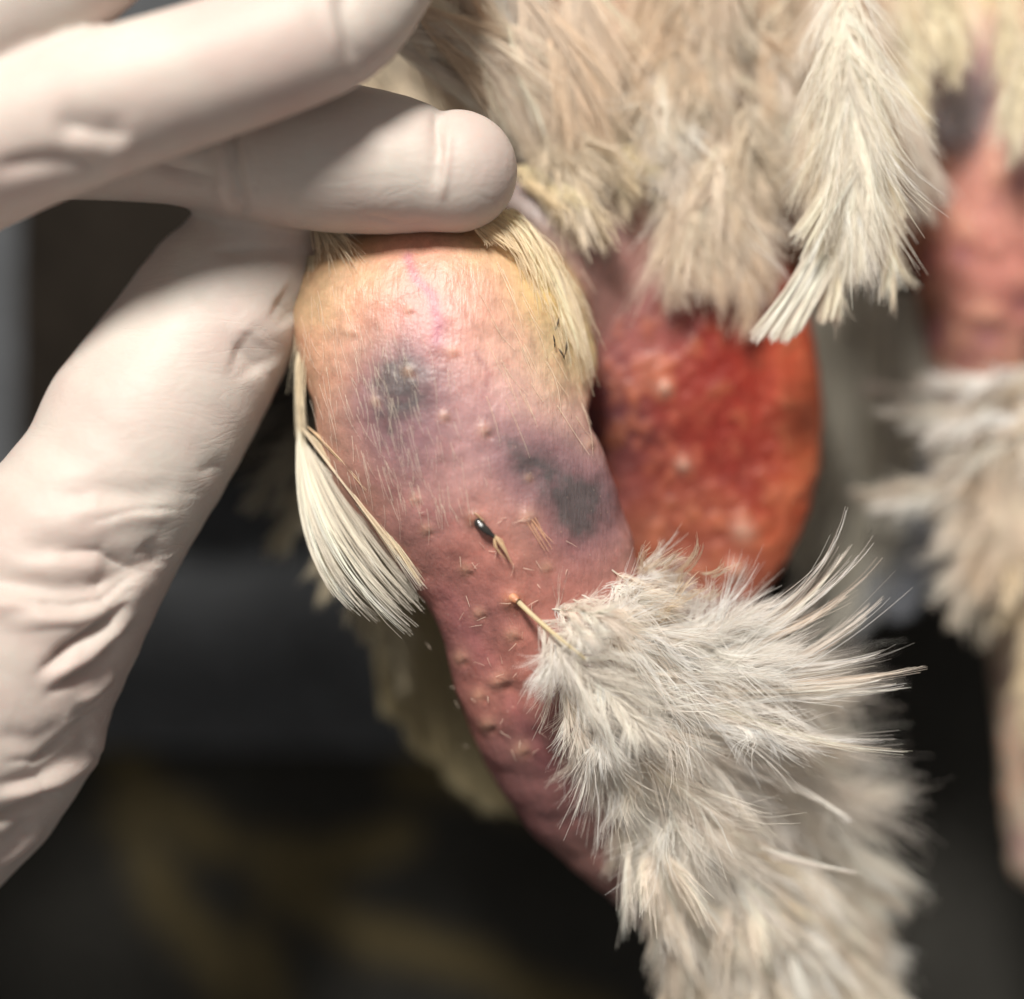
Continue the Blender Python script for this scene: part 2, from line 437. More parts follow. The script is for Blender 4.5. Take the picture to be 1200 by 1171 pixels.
CP = {
 'leg': (30, [(420, 305, 214, 176, 128), (480, 296, 224, 168, 134), (560, 296, 216, 178, 134), (640, 335, 224, 194, 130), (665, 420, 230, 206, 148),
    (370, 340, 204, 172, 130), (368, 430, 214, 166, 130), (368, 500, 208, 162, 134), (440, 350, 222, 164, 134), (475, 335, 214, 138, 126), (520, 340, 220, 160, 140),
    (500, 380, 206, 140, 136), (570, 380, 216, 166, 142), (610, 425, 216, 176, 154), (640, 470, 220, 180, 158), (550, 440, 200, 152, 142), (690, 500, 216, 176, 156),
    (425, 420, 206, 160, 138), (468, 440, 96, 84, 88), (452, 480, 112, 92, 100), (482, 468, 104, 92, 94), (455, 520, 150, 116, 116), (500, 520, 164, 126, 124), (540, 505, 196, 152, 148), (590, 485, 212, 164, 160),
    (602, 528, 88, 84, 90), (635, 550, 78, 74, 82), (665, 578, 74, 68, 74), (688, 605, 72, 62, 68), (660, 615, 116, 88, 86), (700, 560, 150, 116, 112), (732, 630, 196, 142, 128), (640, 510, 190, 148, 146),
    (560, 560, 202, 156, 148), (500, 590, 180, 132, 124), (430, 570, 178, 130, 112), (400, 520, 190, 142, 122), (620, 612, 206, 146, 122), (560, 640, 182, 118, 104), (670, 660, 184, 122, 108), (590, 590, 200, 146, 134),
    (480, 650, 158, 108, 98), (530, 700, 178, 118, 108), (520, 740, 150, 100, 94), (560, 780, 164, 108, 100), (590, 800, 188, 122, 104), (610, 860, 140, 94, 88), (650, 930, 126, 84, 80), (720, 980, 150, 108, 98), (700, 800, 160, 112, 104), (850, 1050, 190, 160, 140), (950, 1200, 190, 160, 140)]),  # darker lower-left tones keep some shade in the skin colour
 'belly': (27, [(700, 430, 128, 78, 80), (700, 520, 104, 58, 60), (735, 505, 120, 62, 58), (690, 350, 180, 140, 134), (730, 310, 176, 136, 130), (830, 450, 168, 50, 36), (870, 480, 172, 54, 36), (880, 540, 166, 54, 36), (920, 500, 192, 74, 46), (966, 430, 236, 128, 76), (966, 520, 234, 132, 78), (925, 640, 226, 120, 70), (860, 560, 160, 52, 36), (780, 560, 160, 72, 54), (955, 400, 226, 104, 62), (700, 310, 176, 138, 128), (780, 340, 196, 122, 110), (740, 380, 196, 126, 112), (760, 425, 186, 92, 76), (715, 480, 112, 62, 64), (715, 550, 160, 92, 80), (800, 470, 186, 76, 54),
    (850, 400, 178, 52, 34), (840, 520, 172, 58, 40), (895, 450, 198, 76, 48), (935, 420, 222, 96, 60), (960, 470, 232, 124, 70), (945, 560, 222, 108, 58), (895, 590, 180, 74, 46), (820, 600, 176, 92, 62), (760, 640, 176, 106, 74), (880, 680, 196, 112, 80), (790, 700, 190, 118, 88), (860, 330, 150, 60, 44)]),
 'right': (45, [(1150, 150, 206, 156, 148), (1190, 230, 216, 152, 134), (1110, 300, 170, 112, 100), (1180, 320, 216, 142, 130), (1085, 400, 150, 112, 92), (1150, 430, 184, 128, 114), (1200, 600, 210, 190, 170), (1200, 900, 205, 185, 165), (1240, 0, 200, 170, 140)]),
 'membrane': (34, [(1145, 0, 222, 206, 160), (1150, 60, 206, 166, 172), (1110, 120, 176, 170, 176), (1115, 165, 164, 158, 160)]),
 'thigh': (40, [(600, 300, 190, 160, 130), (640, 235, 104, 94, 98), (660, 260, 128, 112, 116), (700, 300, 170, 134, 130), (720, 340, 186, 136, 126), (700, 200, 170, 140, 116)]),
 'torso': (80, [(650, 240, 120, 108, 104), (700, 300, 176, 140, 134), (880, 200, 150, 104, 74), (840, 60, 160, 108, 74), (715, 150, 110, 84, 62), (920, 80, 190, 124, 80), (600, 800, 150, 120, 96)]),
}
cols = np.zeros((len(V), 3))
for n_, (sg, pts) in CP.items():
    a = np.array(pts, float); L_ = lin(a[:, 2:5])
    num = np.zeros((len(V), 3)); den = np.zeros(len(V)) + 1e-12
    jx = px + 9 * noise3(V, 40, 21); jy = py + 9 * noise3(V, 40, 22)
    for i in range(len(a)):
        d2 = (jx - a[i, 0]) ** 2 + (jy - a[i, 1]) ** 2
        g = np.exp(-d2 / (2 * sg * sg)) + 1e-7 / (1 + d2 / 1e4)
        num += g[:, None] * L_[i]; den += g
    cols += wt[n_][:, None] * num / den[:, None] * (np.array([.76, .70, .82]) if n_ == 'belly' else 1.0)
g_ = cols.mean(1, keepdims=True); cols = np.where((wt['leg'] > .5)[:, None], (cols * .97 + g_ * .03) * [1.03, 1.0, 1.03], cols)
# vein and other true markings on the leg
lw = wt['leg'] * (N[:, 2] > -0.1)
d, _, _ = poly_dist(px + 3 * noise3(V, 18, 3), py, [(478, 300), (488, 325), (506, 345), (514, 375), (512, 400)])
m = lw * np.exp(-(d / 7) ** 2) * 0.55
cols = cols * (1 - m[:, None]) + lin((176, 96, 128)) * m[:, None]
for (a_, b_, c_) in [([(560, 415), (572, 440), (568, 470)], 4, .3), ([(520, 700), (560, 760), (640, 900)], 12, .25), ([(440, 560), (520, 610)], 8, .2)]:
    d, _, _ = poly_dist(px + 4 * noise3(V, 22, 5), py + 4 * noise3(V, 22, 6), a_)
    m = lw * np.exp(-(d / b_) ** 2) * c_
    cols = cols * (1 - m[:, None]) + lin((150, 80, 92)) * m[:, None]
# bruises: dark slate cores in purple halos
nb = 0.5 + 0.5 * noise3(V, 17, 14) ; nb2 = noise3(V, 40, 15)
core = np.zeros(len(V)); halo = np.zeros(len(V))
for (bx_, by_, br, ba) in [(470, 438, 26, .8), (456, 466, 24, .6), (484, 468, 22, .6), (452, 505, 20, .35), (598, 522, 17, .7), (622, 545, 20, .8), (652, 570, 24, .8), (682, 602, 25, .95), (692, 580, 20, .6), (664, 606, 18, .5), (476, 540, 18, .25)]:
    d2 = (px + 7 * nb2 - bx_) ** 2 + (py + 7 * noise3(V, 40, 16) - by_) ** 2
    core += ba * np.exp(-d2 / br ** 2); halo += .5 * ba * np.exp(-d2 / (2.1 * br) ** 2)
m = np.clip(halo, 0, .42) * lw
cols = cols * (1 - m[:, None]) + lin((156, 112, 118)) * m[:, None]
m = np.clip((core * (.75 + .5 * nb) + .30 * noise3(V, 9, 17) * np.minimum(core * 1.6, 1) + .18 * noise3(V, 5, 18) * np.minimum(core * 1.6, 1) - .06) * .95, 0, .74) * lw
cols = cols * (1 - m[:, None]) + lin((78, 79, 77)) * m[:, None]
# feather follicles: raised pale bumps
disp = np.zeros(len(V))
foll = [(478, 435, 7, 3.2), (478, 362, 6, 2.5), (520, 488, 7, 3.4), (567, 504, 9, 5.0), (618, 606, 11, 5.5), (556, 608, 9, 4.0), (600, 704, 10, 5), (583, 800, 12, 6), (530, 412, 8, 2.5),
        (600, 745, 9, 4), (545, 668, 8, 3.5), (486, 585, 7, 3), (560, 720, 8, 3), (620, 560, 5, 2), (690, 520, 7, 2), (540, 770, 9, 3.5), (570, 850, 9, 4), (640, 665, 7, 2.4), (690, 470, 8, 2.5), (440, 470, 6, 2), (500, 620, 7, 2.5), (410, 390, 7, 2), (610, 880, 10, 4), (560, 815, 8, 3)]
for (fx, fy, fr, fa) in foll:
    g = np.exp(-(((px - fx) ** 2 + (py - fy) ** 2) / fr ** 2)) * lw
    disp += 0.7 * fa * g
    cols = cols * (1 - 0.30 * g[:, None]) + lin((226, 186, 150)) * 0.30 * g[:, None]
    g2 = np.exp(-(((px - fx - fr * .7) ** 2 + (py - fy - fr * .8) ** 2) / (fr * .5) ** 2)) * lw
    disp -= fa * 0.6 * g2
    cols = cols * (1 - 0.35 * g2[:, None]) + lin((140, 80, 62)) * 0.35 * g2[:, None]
disp += lw * (3.0 * noise3(V, 70, 31) + 1.2 * noise3(V, 26, 32) + 0.5 * noise3(V, 11, 33))
for (fx, fy, fr, fa, cc) in [(554, 606, 10, .6, (128, 72, 50)), (560, 616, 14, .3, (140, 84, 66)), (600, 702, 13, .55, (168, 92, 58)), (610, 712, 9, .4, (120, 60, 44))]:
    g = np.exp(-((px - fx) ** 2 + (py - fy) ** 2) / fr ** 2) * lw * fa
    cols = cols * (1 - g[:, None]) + lin(cc) * g[:, None]; disp += 4 * g
# muscle hollow and tendon along the lower edge
d, sg_, _ = poly_dist(px, py, [(540, 690), (590, 800), (650, 900)])
disp -= lw * 7 * np.exp(-(d / 26) ** 2)
# belly: fat lobules under the skin
bw_ = wt['belly']
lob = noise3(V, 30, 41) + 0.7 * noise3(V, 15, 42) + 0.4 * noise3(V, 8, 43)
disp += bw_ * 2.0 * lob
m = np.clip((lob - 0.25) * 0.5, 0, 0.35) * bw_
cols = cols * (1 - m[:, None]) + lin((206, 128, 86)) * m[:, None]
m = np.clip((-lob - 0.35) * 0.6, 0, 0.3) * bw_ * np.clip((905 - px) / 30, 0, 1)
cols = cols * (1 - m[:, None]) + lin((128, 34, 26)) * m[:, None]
bi = np.nonzero((bw_ > .5) & (N[:, 2] > -.3))[0]
for _ in range(360):
    fx, fy = rng.uniform(690, 965), rng.uniform(320, 715); fr = rng.uniform(3.5, 8); fa = rng.uniform(.05, .42) * (0.4 + 0.6 * (fy > 520 or fx < 800))
    jj = bi[(np.abs(px[bi] - fx) < 22) & (np.abs(py[bi] - fy) < 22)]
    g = np.exp(-((px[jj] - fx) ** 2 + (py[jj] - fy) ** 2) / fr ** 2)
    disp[jj] += 3.0 * fa * g; cols[jj] = cols[jj] * (1 - fa * g[:, None]) + lin((216, 128, 96)) * fa * g[:, None]
for (fx, fy, fr) in [(870, 622, 13), (862, 668, 12), (778, 455, 9), (800, 545, 8)]:  # raised spots; the lower two carry wet highlights painted into the colour
    g = np.exp(-(((px - fx) ** 2 + (py - fy) ** 2) / fr ** 2)) * bw_
    disp += 7 * g; cols = cols * (1 - .6 * g[:, None]) + lin((236, 196, 172)) * .6 * g[:, None]
rw = wt['right']; rl = noise3(V, 34, 51) + 0.5 * noise3(V, 16, 52)
disp += rw * 3 * rl; m = np.clip(-rl - .2 + .4 * noise3(V, 55, 54), 0, .5) * rw
cols = cols * (1 - m[:, None]) + lin((150, 96, 112)) * m[:, None]
m = np.clip(rl - 0.3, 0, .5) * rw
cols = cols * (1 - m[:, None]) + lin((232, 176, 150)) * m[:, None]
cols *= 0.86 * (1 + lw[:, None] * np.array([0, .02, .05])[None]) * (1 - .08 * bw_)[:, None]
V = V + N * disp[:, None]
bird = empty('bird')
tag(bird, 'cream feathered bird with bruised plucked legs and red belly held by the hand', 'bird')
tag(new_obj('body', V, Fc, M_SKIN, bird, cols=cols, extra={'wet': np.clip(bw_ + 0.45 * rw, 0, 1)}),
    'bare pink skin with dark bruises on the leg and a red swollen belly')
# height of the skin seen from above, by component
def height_map(mask, cell=6):
    gx = np.clip(((px + 300) / cell).astype(int), 0, 400); gy = np.clip(((py + 500) / cell).astype(int), 0, 400)
    H = np.full((401, 401), -1e9); mm = mask & (N[:, 2] > 0)
    np.maximum.at(H, (gx[mm], gy[mm]), V[mm, 2])
    return lambda x, y: H[min(max(int((x + 300) / cell), 0), 400), min(max(int((y + 500) / cell), 0), 400)]
px, py = to_px(V)
H_leg = height_map(wt['leg'] > .5); H_all = height_map(np.ones(len(V), bool))
def on(Hf, x, y, dflt=-100):
    for r in (0, 6, -6, 12, -12, 18, -18):
        z = Hf(x + r, y)
        if z > -1e8: return z
    return dflt

# ------------------------------------------------------------------ gloved hand
GL = [Chain([(-330, 330, 70, 130), (-150, 235, 130, 104), (0, 166, 165, 92), (120, 122, 186, 86), (240, 84, 190, 82), (340, 50, 186, 80), (402, 22, 160, 74), (446, -28, 140, 66), (488, -110, 110, 64), (505, -190, 80, 54)], n=26, k=16, name='f1'),
      Chain([(-330, 250, 0, 120), (-140, 190, 10, 90), (20, 160, 34, 78), (160, 166, 34, 70), (262, 176, 38, 70), (300, 184, 40, 76), (380, 184, 44, 87), (455, 192, 48, 82), (506, 201, 52, 70), (536, 202, 54, 69)], n=28, k=14, name='f2'),
      Chain([(520, 201, 53, 70), (534, 201, 53, 71.5)], n=3, k=6, name='f2'),
      Chain([(-400, 280, 110, 120), (-200, 140, 165, 92), (-40, 26, 176, 84), (70, -30, 172, 80), (150, -100, 160, 76)], n=14, k=12, name='f0'),
      Chain([(332, 306, -36, 48), (300, 340, -26, 70), (250, 410, -10, 88), (180, 510, 10, 104), (95, 620, 26, 122), (20, 740, 30, 140), (-70, 860, 20, 165), (-230, 900, -10, 200), (-420, 860, -40, 220)], n=26, k=30, name='th'),
      Chain([(352, 262, -34, 18), (318, 290, -34, 52)], n=4, k=30, name='th'),
      Chain([(300, 282, -44, 52), (252, 330, -32, 76), (205, 405, -16, 86), (150, 490, 6, 96)], n=9, k=40, name='th'),
      Chain([(-60, 780, 20, 150), (-110, 900, 10, 170), (-260, 1000, -20, 180)], n=6, k=50, name='th'),
      Chain([(-330, 330, 40, 160), (-460, 560, 0, 230), (-560, 800, -40, 230), (-760, 980, -80, 200), (-1050, 1150, -100, 190)], n=12, k=90, name='palm')]
GV, GF = mesh_field(GL, [-1800, -850, -420], [80, 860, 330], 6.5)
GV = relax(GV, GF, 2)
GV, GF = subdivide(GV, GF)
GN = vnormals(GV, GF)
gx, gy = to_px(GV)
gc = {}
for q in GL:
    dq = q.d(GV[:, 0], GV[:, 1], GV[:, 2]); gc[q.name] = np.minimum(gc.get(q.name, 1e9), dq)
gn = list(gc); who = np.array([gc[n_] for n_ in gn]).argmin(0)
def own(n_): return (who == gn.index(n_)).astype(float)
gd = np.zeros(len(GV))
gq = np.column_stack([gx, gy, np.zeros(len(gx))]); gw1, gw2 = noise3(gq, 45, 61), noise3(gq, 45, 62)
front = np.clip((GN[:, 2] + 0.55) * 2.0, 0, 1)
def crease(who_, line, amp, wd, fold=False, wob=4.0, sharp=False):
    global gd
    ln = np.array(line, float); lo_, hi_ = ln.min(0) - 3.2 * wd - 6, ln.max(0) + 3.2 * wd + 6
    ix = np.nonzero((gx > lo_[0]) & (gx < hi_[0]) & (gy > lo_[1]) & (gy < hi_[1]) & (who == gn.index(who_)))[0]
    d, s, t = poly_dist(gx[ix] + wob * gw1[ix], gy[ix] + wob * gw2[ix], line)
    env = np.clip(np.minimum(t, 1 - t) * 4 + 0.1, 0, 1) * front[ix]
    if fold: gd[ix] += env * amp * (s * d / wd) * np.exp(-(d / wd) ** 2) * 2
    elif sharp: gd[ix] += env * amp * np.exp(-d / wd)
    else: gd[ix] += env * amp * np.exp(-(d / wd) ** 2)
# second finger
crease('f2', [(268, 110), (272, 180), (286, 262)], -9, 9)
crease('f2', [(252, 120), (256, 180), (266, 262)], 3, 10)
crease('f2', [(520, 120), (512, 150), (510, 190), (508, 225)], -5.0, 9, wob=2)
crease('f2', [(525, 150), (522, 200), (518, 235)], 4.0, 5)
crease('f2', [(180, 190), (240, 215)], -4, 12)
# first finger
crease('f1', [(60, 142), (100, 148), (150, 166)], -7, 26)
crease('f1', [(70, 178), (120, 172), (160, 178)], 3.5, 16)
crease('f1', [(-10, 200), (60, 190), (130, 190)], -5, 12)
crease('f1', [(398, -30), (404, 10), (416, 50), (425, 90)], -5, 12)
crease('f1', [(385, -30), (390, 20), (400, 70)], 3, 11)
# thumb
for ln, a_, w_ in [([(322, 350), (338, 362), (348, 380)], -6, 24), ([(276, 408), (296, 420), (306, 440)], -6, 24), ([(250, 300), (300, 296), (350, 300)], -4, 9),
                   ([(268, 352), (310, 392), (300, 404)], 3, 18), ([(220, 330), (262, 362), (290, 380)], -2, 16)]:
    crease('th', ln, a_, w_)
crease('th', [(-60, 692), (0, 696), (60, 704), (120, 702), (178, 664)], 12, 22, True)
crease('th', [(60, 596), (110, 588), (170, 592), (210, 586)], 4, 18, True)
crease('th', [(0, 648), (70, 640), (120, 648), (165, 676)], -6, 15)
crease('th', [(100, 625), (150, 606), (200, 606)], 3, 12)
crease('th', [(168, 640), (180, 652), (184, 668)], -7, 11)
crease('th', [(100, 688), (140, 682), (180, 660)], -4, 8)
crease('th', [(44, 786), (100, 746), (150, 706)], -9, 7)
crease('th', [(54, 800), (105, 768), (158, 718)], 9, 8)
crease('th', [(60, 812), (110, 780), (150, 746)], -7, 7)
crease('th', [(85, 828), (120, 806), (138, 780)], 5, 8)
crease('th', [(0, 720), (50, 716), (120, 714)], -6, 9)
crease('th', [(36, 898), (80, 868), (122, 830)], -6, 7)
crease('th', [(-10, 930), (50, 918), (104, 880), (120, 850)], 9, 12, True)
crease('th', [(-10, 965), (30, 950), (70, 925)], -9, 8)
crease('th', [(-10, 1010), (20, 990), (50, 960)], 8, 10, True)
crease('th', [(-10, 860), (40, 870), (80, 850)], -4, 12)
for ln, a_, w_ in [([(44, 786), (100, 746), (150, 706)], -7, 5), ([(60, 812), (110, 780), (150, 746)], -7, 5), ([(-10, 703), (60, 708), (120, 706), (176, 668)], -9, 6), ([(36, 898), (80, 868), (122, 830)], -6, 5), ([(-10, 966), (30, 950), (72, 922)], -8, 5),
                   ([(-10, 1012), (24, 990), (46, 964)], -6, 5), ([(60, 645), (120, 646), (166, 674)], -6, 5), ([(110, 612), (160, 600), (206, 598)], -5, 5), ([(80, 848), (112, 824), (134, 796)], -4, 5), ([(0, 892), (50, 890), (96, 862)], -4, 6),
                   ([(316, 352), (336, 366), (350, 384)], -2.5, 8), ([(270, 402), (294, 420), (312, 444)], -3, 8), ([(250, 296), (300, 290), (356, 292)], -4, 5), ([(228, 556), (246, 548), (262, 548)], -2.5, 6), ([(120, 716), (160, 690)], -4, 5), ([(20, 740), (80, 736), (140, 726)], -3, 6)]:
    crease('th', ln, a_, w_, sharp=True)
for ln, a_, w_ in [([(420, 250), (470, 262), (512, 256)], -3, 6), ([(285, 150), (296, 200), (300, 240)], -3, 6), ([(508, 128), (512, 160), (516, 190)], -5, 5), ([(140, 178), (200, 200), (262, 212)], -3, 6)]:
    crease('f2', ln, a_, w_, sharp=True)
for ln, a_, w_ in [([(70, 146), (110, 156), (160, 160)], -4, 7), ([(395, -10), (404, 30), (414, 70)], -4, 6), ([(-10, 196), (50, 186), (110, 190)], -4, 7)]:
    crease('f1', ln, a_, w_, sharp=True)
th = own('th')
gd += th * (0.7 * noise3(GV * [1, 1.6, 1], 80, 71)) + (1 - th) * (1.4 * noise3(GV, 80, 73))
GV = GV + GN * gd[:, None]
tag(new_obj('gloved_hand', GV, GF, M_GLOVE), 'white latex gloved hand pinching the skin of the bird\'s leg', 'hand')

# ------------------------------------------------------------------ feathers
def ribbons(Pt, Wd, Sd, C):
    """Pt (n,k,3) centre lines, Wd (n,k) half widths, Sd (n,k,3) sideways, C (n,3) colour -> verts, faces, colours"""
    n, k, _ = Pt.shape
    A = Pt - Sd * Wd[..., None]; B = Pt + Sd * Wd[..., None]
    V_ = np.stack([A, B], 2).reshape(n * k * 2, 3)
    base = ((np.arange(n) * k * 2)[:, None] + (np.arange(k - 1) * 2)[None]).ravel()
    return V_, np.column_stack([base, base + 1, base + 3, base + 2]), np.repeat(C, k * 2, 0)
def tube(pts, rad, sides=7):
    pts = np.asarray(pts, float); n = len(pts)
    T = nrm(np.gradient(pts, axis=0)); up = np.array([0.1, 0.2, 1.0])
    A = nrm(np.cross(T, up)); B = np.cross(A, T)
    an = np.linspace(0, 2 * np.pi, sides, endpoint=False)
    V_ = (pts[:, None] + (A[:, None] * np.cos(an)[None, :, None] + B[:, None] * np.sin(an)[None, :, None]) * np.asarray(rad)[:, None, None]).reshape(-1, 3)
    i = np.arange(n - 1)[:, None] * sides; j = np.arange(sides)[None]; j2 = (j + 1) % sides
    return V_, np.stack([i + j, i + j2, i + sides + j2, i + sides + j], -1).reshape(-1, 4)
def feather_mesh(base, tip, bend, width, n=300, up=(0, 0, 1), a0=55, a1=14, fluff=0.12, curl=0.4, clump=9, bw=0.6, t0=0.05, colour=(228, 214, 195),
                 tone=0.08, shape=0.75, shaft=0.9, K=6, wob=0.05, lift=0.0):
    r = rng
    base, tip = np.asarray(base, float), np.asarray(tip, float); up = nrm(np.asarray(up, float))
    mid = (base + tip) / 2 + np.asarray(bend, float)
    tt = r.random(n) ** 0.85 * (1 - t0) + t0; tt.sort()
    sgn = np.where(np.arange(n) % 2 == 0, 1.0, -1.0)
    bz = lambda t: (1 - t)[:, None] ** 2 * base + (2 * t * (1 - t))[:, None] * mid + (t ** 2)[:, None] * tip
    Bp = bz(tt); T = nrm((2 * (1 - tt))[:, None] * (mid - base) + (2 * tt)[:, None] * (tip - mid))
    Sd = nrm(np.cross(np.broadcast_to(up, T.shape), T)); Nn = np.cross(T, Sd)
    # neighbouring barbs hang together in locks; offsets vary smoothly along the shaft
    ncl = max(4, n // 28); side = (sgn > 0).astype(int)
    pos = np.clip(tt + 0.01 * r.normal(size=n), 0, .9999) * ncl
    lo_ = pos.astype(int); fr = pos - lo_; fr = np.clip((fr - .5) * 2.6 + .5, 0, 1)
    g1, g2 = r.normal(size=(2, ncl + 2)), r.normal(size=(2, ncl + 2))
    cl = g1[side, lo_] * (1 - fr) + g1[side, lo_ + 1] * fr; cl2 = g2[side, lo_] * (1 - fr) + g2[side, lo_ + 1] * fr
    ang = np.radians(a0 + (a1 - a0) * tt + clump * cl + 2.5 * r.normal(size=n))
    prof = np.sin(np.pi * np.clip(0.12 + 0.80 * tt ** shape, 0, 1)) ** 0.6 * (1 - 0.25 * tt)
    ln = width * np.maximum(prof, 0.25) * (1 + 0.12 * r.normal(size=n) + 0.08 * cl2)
    dr = T * np.cos(ang)[:, None] + Sd * (np.sin(ang) * sgn)[:, None] + Nn * (lift + fluff * (0.95 * cl2 + 0.22 * r.normal(size=n)))[:, None]
    s = np.linspace(0, 1, K)
    lk = lo_ + side * (ncl + 2); sh1, sh2 = r.normal(size=(2 * ncl + 4, 3))[lk], r.normal(size=(2 * ncl + 4, 3))[lk]
    wv = (sh1 + .45 * r.normal(size=(n, 3))) * wob * (1 + 3 * fluff); wv2 = (sh2 + .3 * r.normal(size=(n, 3))) * wob * 0.6
    q = dr[:, None] * s[None, :, None] + T[:, None] * (curl * (0.75 + 0.5 * r.random(n)))[:, None, None] * (s ** 2)[None, :, None]
    q = q + wv[:, None] * (s ** 2)[None, :, None] * 2 + wv2[:, None] * np.sin(s * 6.3)[None, :, None]
    Pt = Bp[:, None] + ln[:, None, None] * q
    Wd = bw * (0.7 + 0.6 * r.random(n))[:, None] * (1 - 0.75 * s ** 1.5)[None]
    tg = nrm(np.gradient(Pt, axis=1))
    nn = nrm(Nn[:, None] + 0.22 * r.normal(size=(n, 1, 3)))
    sd = nrm(np.cross(tg, np.broadcast_to(nn, tg.shape)))
    C = lin(colour)[None] * (1 + tone * cl + tone * r.normal(size=n))[:, None]
    V1, F1, C1 = ribbons(Pt, Wd, sd, np.clip(C, 0.01, 0.96))
    if shaft > 0:
        sp = bz(np.linspace(0, 0.96, 10)); V2, F2 = tube(sp, shaft * np.linspace(1, 0.25, 10), 5)
        return np.vstack([V1, V2]), np.vstack([F1, F2 + len(V1)]), np.vstack([C1, np.tile(np.clip(lin(colour), 0, .9), (len(V2), 1))])
    return V1, F1, C1
def feather(base, tip, bend=(0, 0, 0), width=40, name='feather', label=None, **kw):
    v, f, c = feather_mesh(base, tip, bend, width, **kw)
    o = new_obj(name, v, f, M_FEATHER, bird, cols=c)
    if label: o['label'] = label
    return o
def pf(x0, y0, z0, x1, y1, z1, bend=(0, 0), bz_=0, **kw):
    """feather given by the places of its root and tip"""
    return feather(P(x0, y0, z0), P(x1, y1, z1), bend=(bend[0], -bend[1], bz_), **kw)
def bundle(root, ctrl, tips, n=200, clumps=10, stick=0.75, bw=0.7, colour=(230, 218, 200), tone=.07, K=9, wob=.012, short=.15, thick=4, name='feather', label=None):
    """a sleek feather: barbs sweeping from a root line past a control line to a tip line, sticking together in locks"""
    r = rng
    R_, C_, T_ = [spline([P(*q) for q in l], 40) if len(l) > 1 else np.repeat(P(*l[0])[None], 40, 0) for l in (root, ctrl, tips)]
    at = lambda A, u: np.column_stack([np.interp(u, np.linspace(0, 1, 40), A[:, i]) for i in range(3)])
    u = r.random(n); uc = (np.floor(u * clumps) + .5 + .25 * np.sin(np.floor(u * clumps) * 12.9)) / clumps
    k_ = np.clip(stick * (0.8 + 0.4 * r.random(n)), 0, .97); ut = np.clip(u * (1 - k_) + uc * k_, 0, 1); uk = np.clip(u * (1 - .5 * k_) + uc * .5 * k_, 0, 1)
    cz = r.normal(size=clumps + 1)[np.floor(u * clumps).astype(int)]
    cl_len = r.random(clumps + 1)[np.floor(u * clumps).astype(int)]
    A, B, C = at(R_, u), at(C_, uk), at(T_, ut)
    A[:, 2] += r.normal(size=n) * thick * .4; B[:, 2] += thick * (cz + .4 * r.normal(size=n)); C[:, 2] += thick * (cz + .4 * r.normal(size=n))
    smax = 1 - short * (0.6 * cl_len + 0.5 * r.random(n) ** 2)
    s = np.linspace(0, 1, K)[None] * smax[:, None]
    Pt = ((1 - s) ** 2)[..., None] * A[:, None] + (2 * s * (1 - s))[..., None] * B[:, None] + (s ** 2)[..., None] * C[:, None]
    ln = np.linalg.norm(C - A, axis=1)
    Pt = Pt + (r.normal(size=(n, 1, 3)) * wob * ln[:, None, None]) * (s ** 2)[..., None] + (r.normal(size=(n, 1, 3)) * wob * .5 * ln[:, None, None]) * np.sin(s * 5)[..., None]
    Wd = bw * (0.7 + 0.6 * r.random(n))[:, None] * (1 - 0.7 * np.linspace(0, 1, K) ** 2)[None]
    tg = nrm(np.gradient(Pt, axis=1)); nn = nrm(np.array([0, 0, 1.0]) + 0.35 * r.normal(size=(n, 1, 3)))
    sd = nrm(np.cross(tg, np.broadcast_to(nn, tg.shape)))
    Cc = np.clip(lin(colour)[None] * (1 + tone * cz + tone * r.normal(size=n))[:, None], .01, .96)
    v, f, c = ribbons(Pt, Wd, sd, Cc)
    o = new_obj(name, v, f, M_FEATHER, bird, cols=c)
    if label: o['label'] = label
    return o
N01 = lambda s=1.0: rng.normal() * s

# --- tail behind the leg (dark, out of focus)
for i, (x0, y0, x1, y1) in enumerate([(450, 620, 476, 850), (475, 620, 505, 888), (505, 640, 545, 925), (540, 650, 575, 950), (575, 670, 605, 955), (610, 690, 635, 958)]):
    bundle([(x0 - 14, y0, -290 - 8 * i), (x0 + 14, y0, -290 - 8 * i)], [(x0 - 16, (y0 + y1) / 2, -275), (x0 + 34, (y0 + y1) / 2, -275)], [(x1 - 26, y1 - 16, -262 - 8 * i), (x1, y1 + 6, -262 - 8 * i), (x1 + 24, y1 - 6, -262 - 8 * i)],
           n=330, clumps=9, stick=.35, bw=1.3, colour=(206, 194, 160), thick=3, short=.05, name='tail_feather')
# --- plumage behind the left of the leg
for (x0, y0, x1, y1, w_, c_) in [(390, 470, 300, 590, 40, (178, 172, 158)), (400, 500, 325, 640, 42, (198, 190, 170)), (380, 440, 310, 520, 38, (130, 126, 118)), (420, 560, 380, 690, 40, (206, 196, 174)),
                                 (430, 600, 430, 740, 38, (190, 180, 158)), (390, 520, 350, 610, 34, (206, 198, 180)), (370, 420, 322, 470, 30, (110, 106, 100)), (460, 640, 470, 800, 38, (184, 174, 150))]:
    pf(x0, y0, -150 + N01(15), x1, y1, -170 + N01(15), bend=(-8, 10), width=w_, n=360, fluff=.12, curl=.5, a0=40, colour=c_, bw=.9)

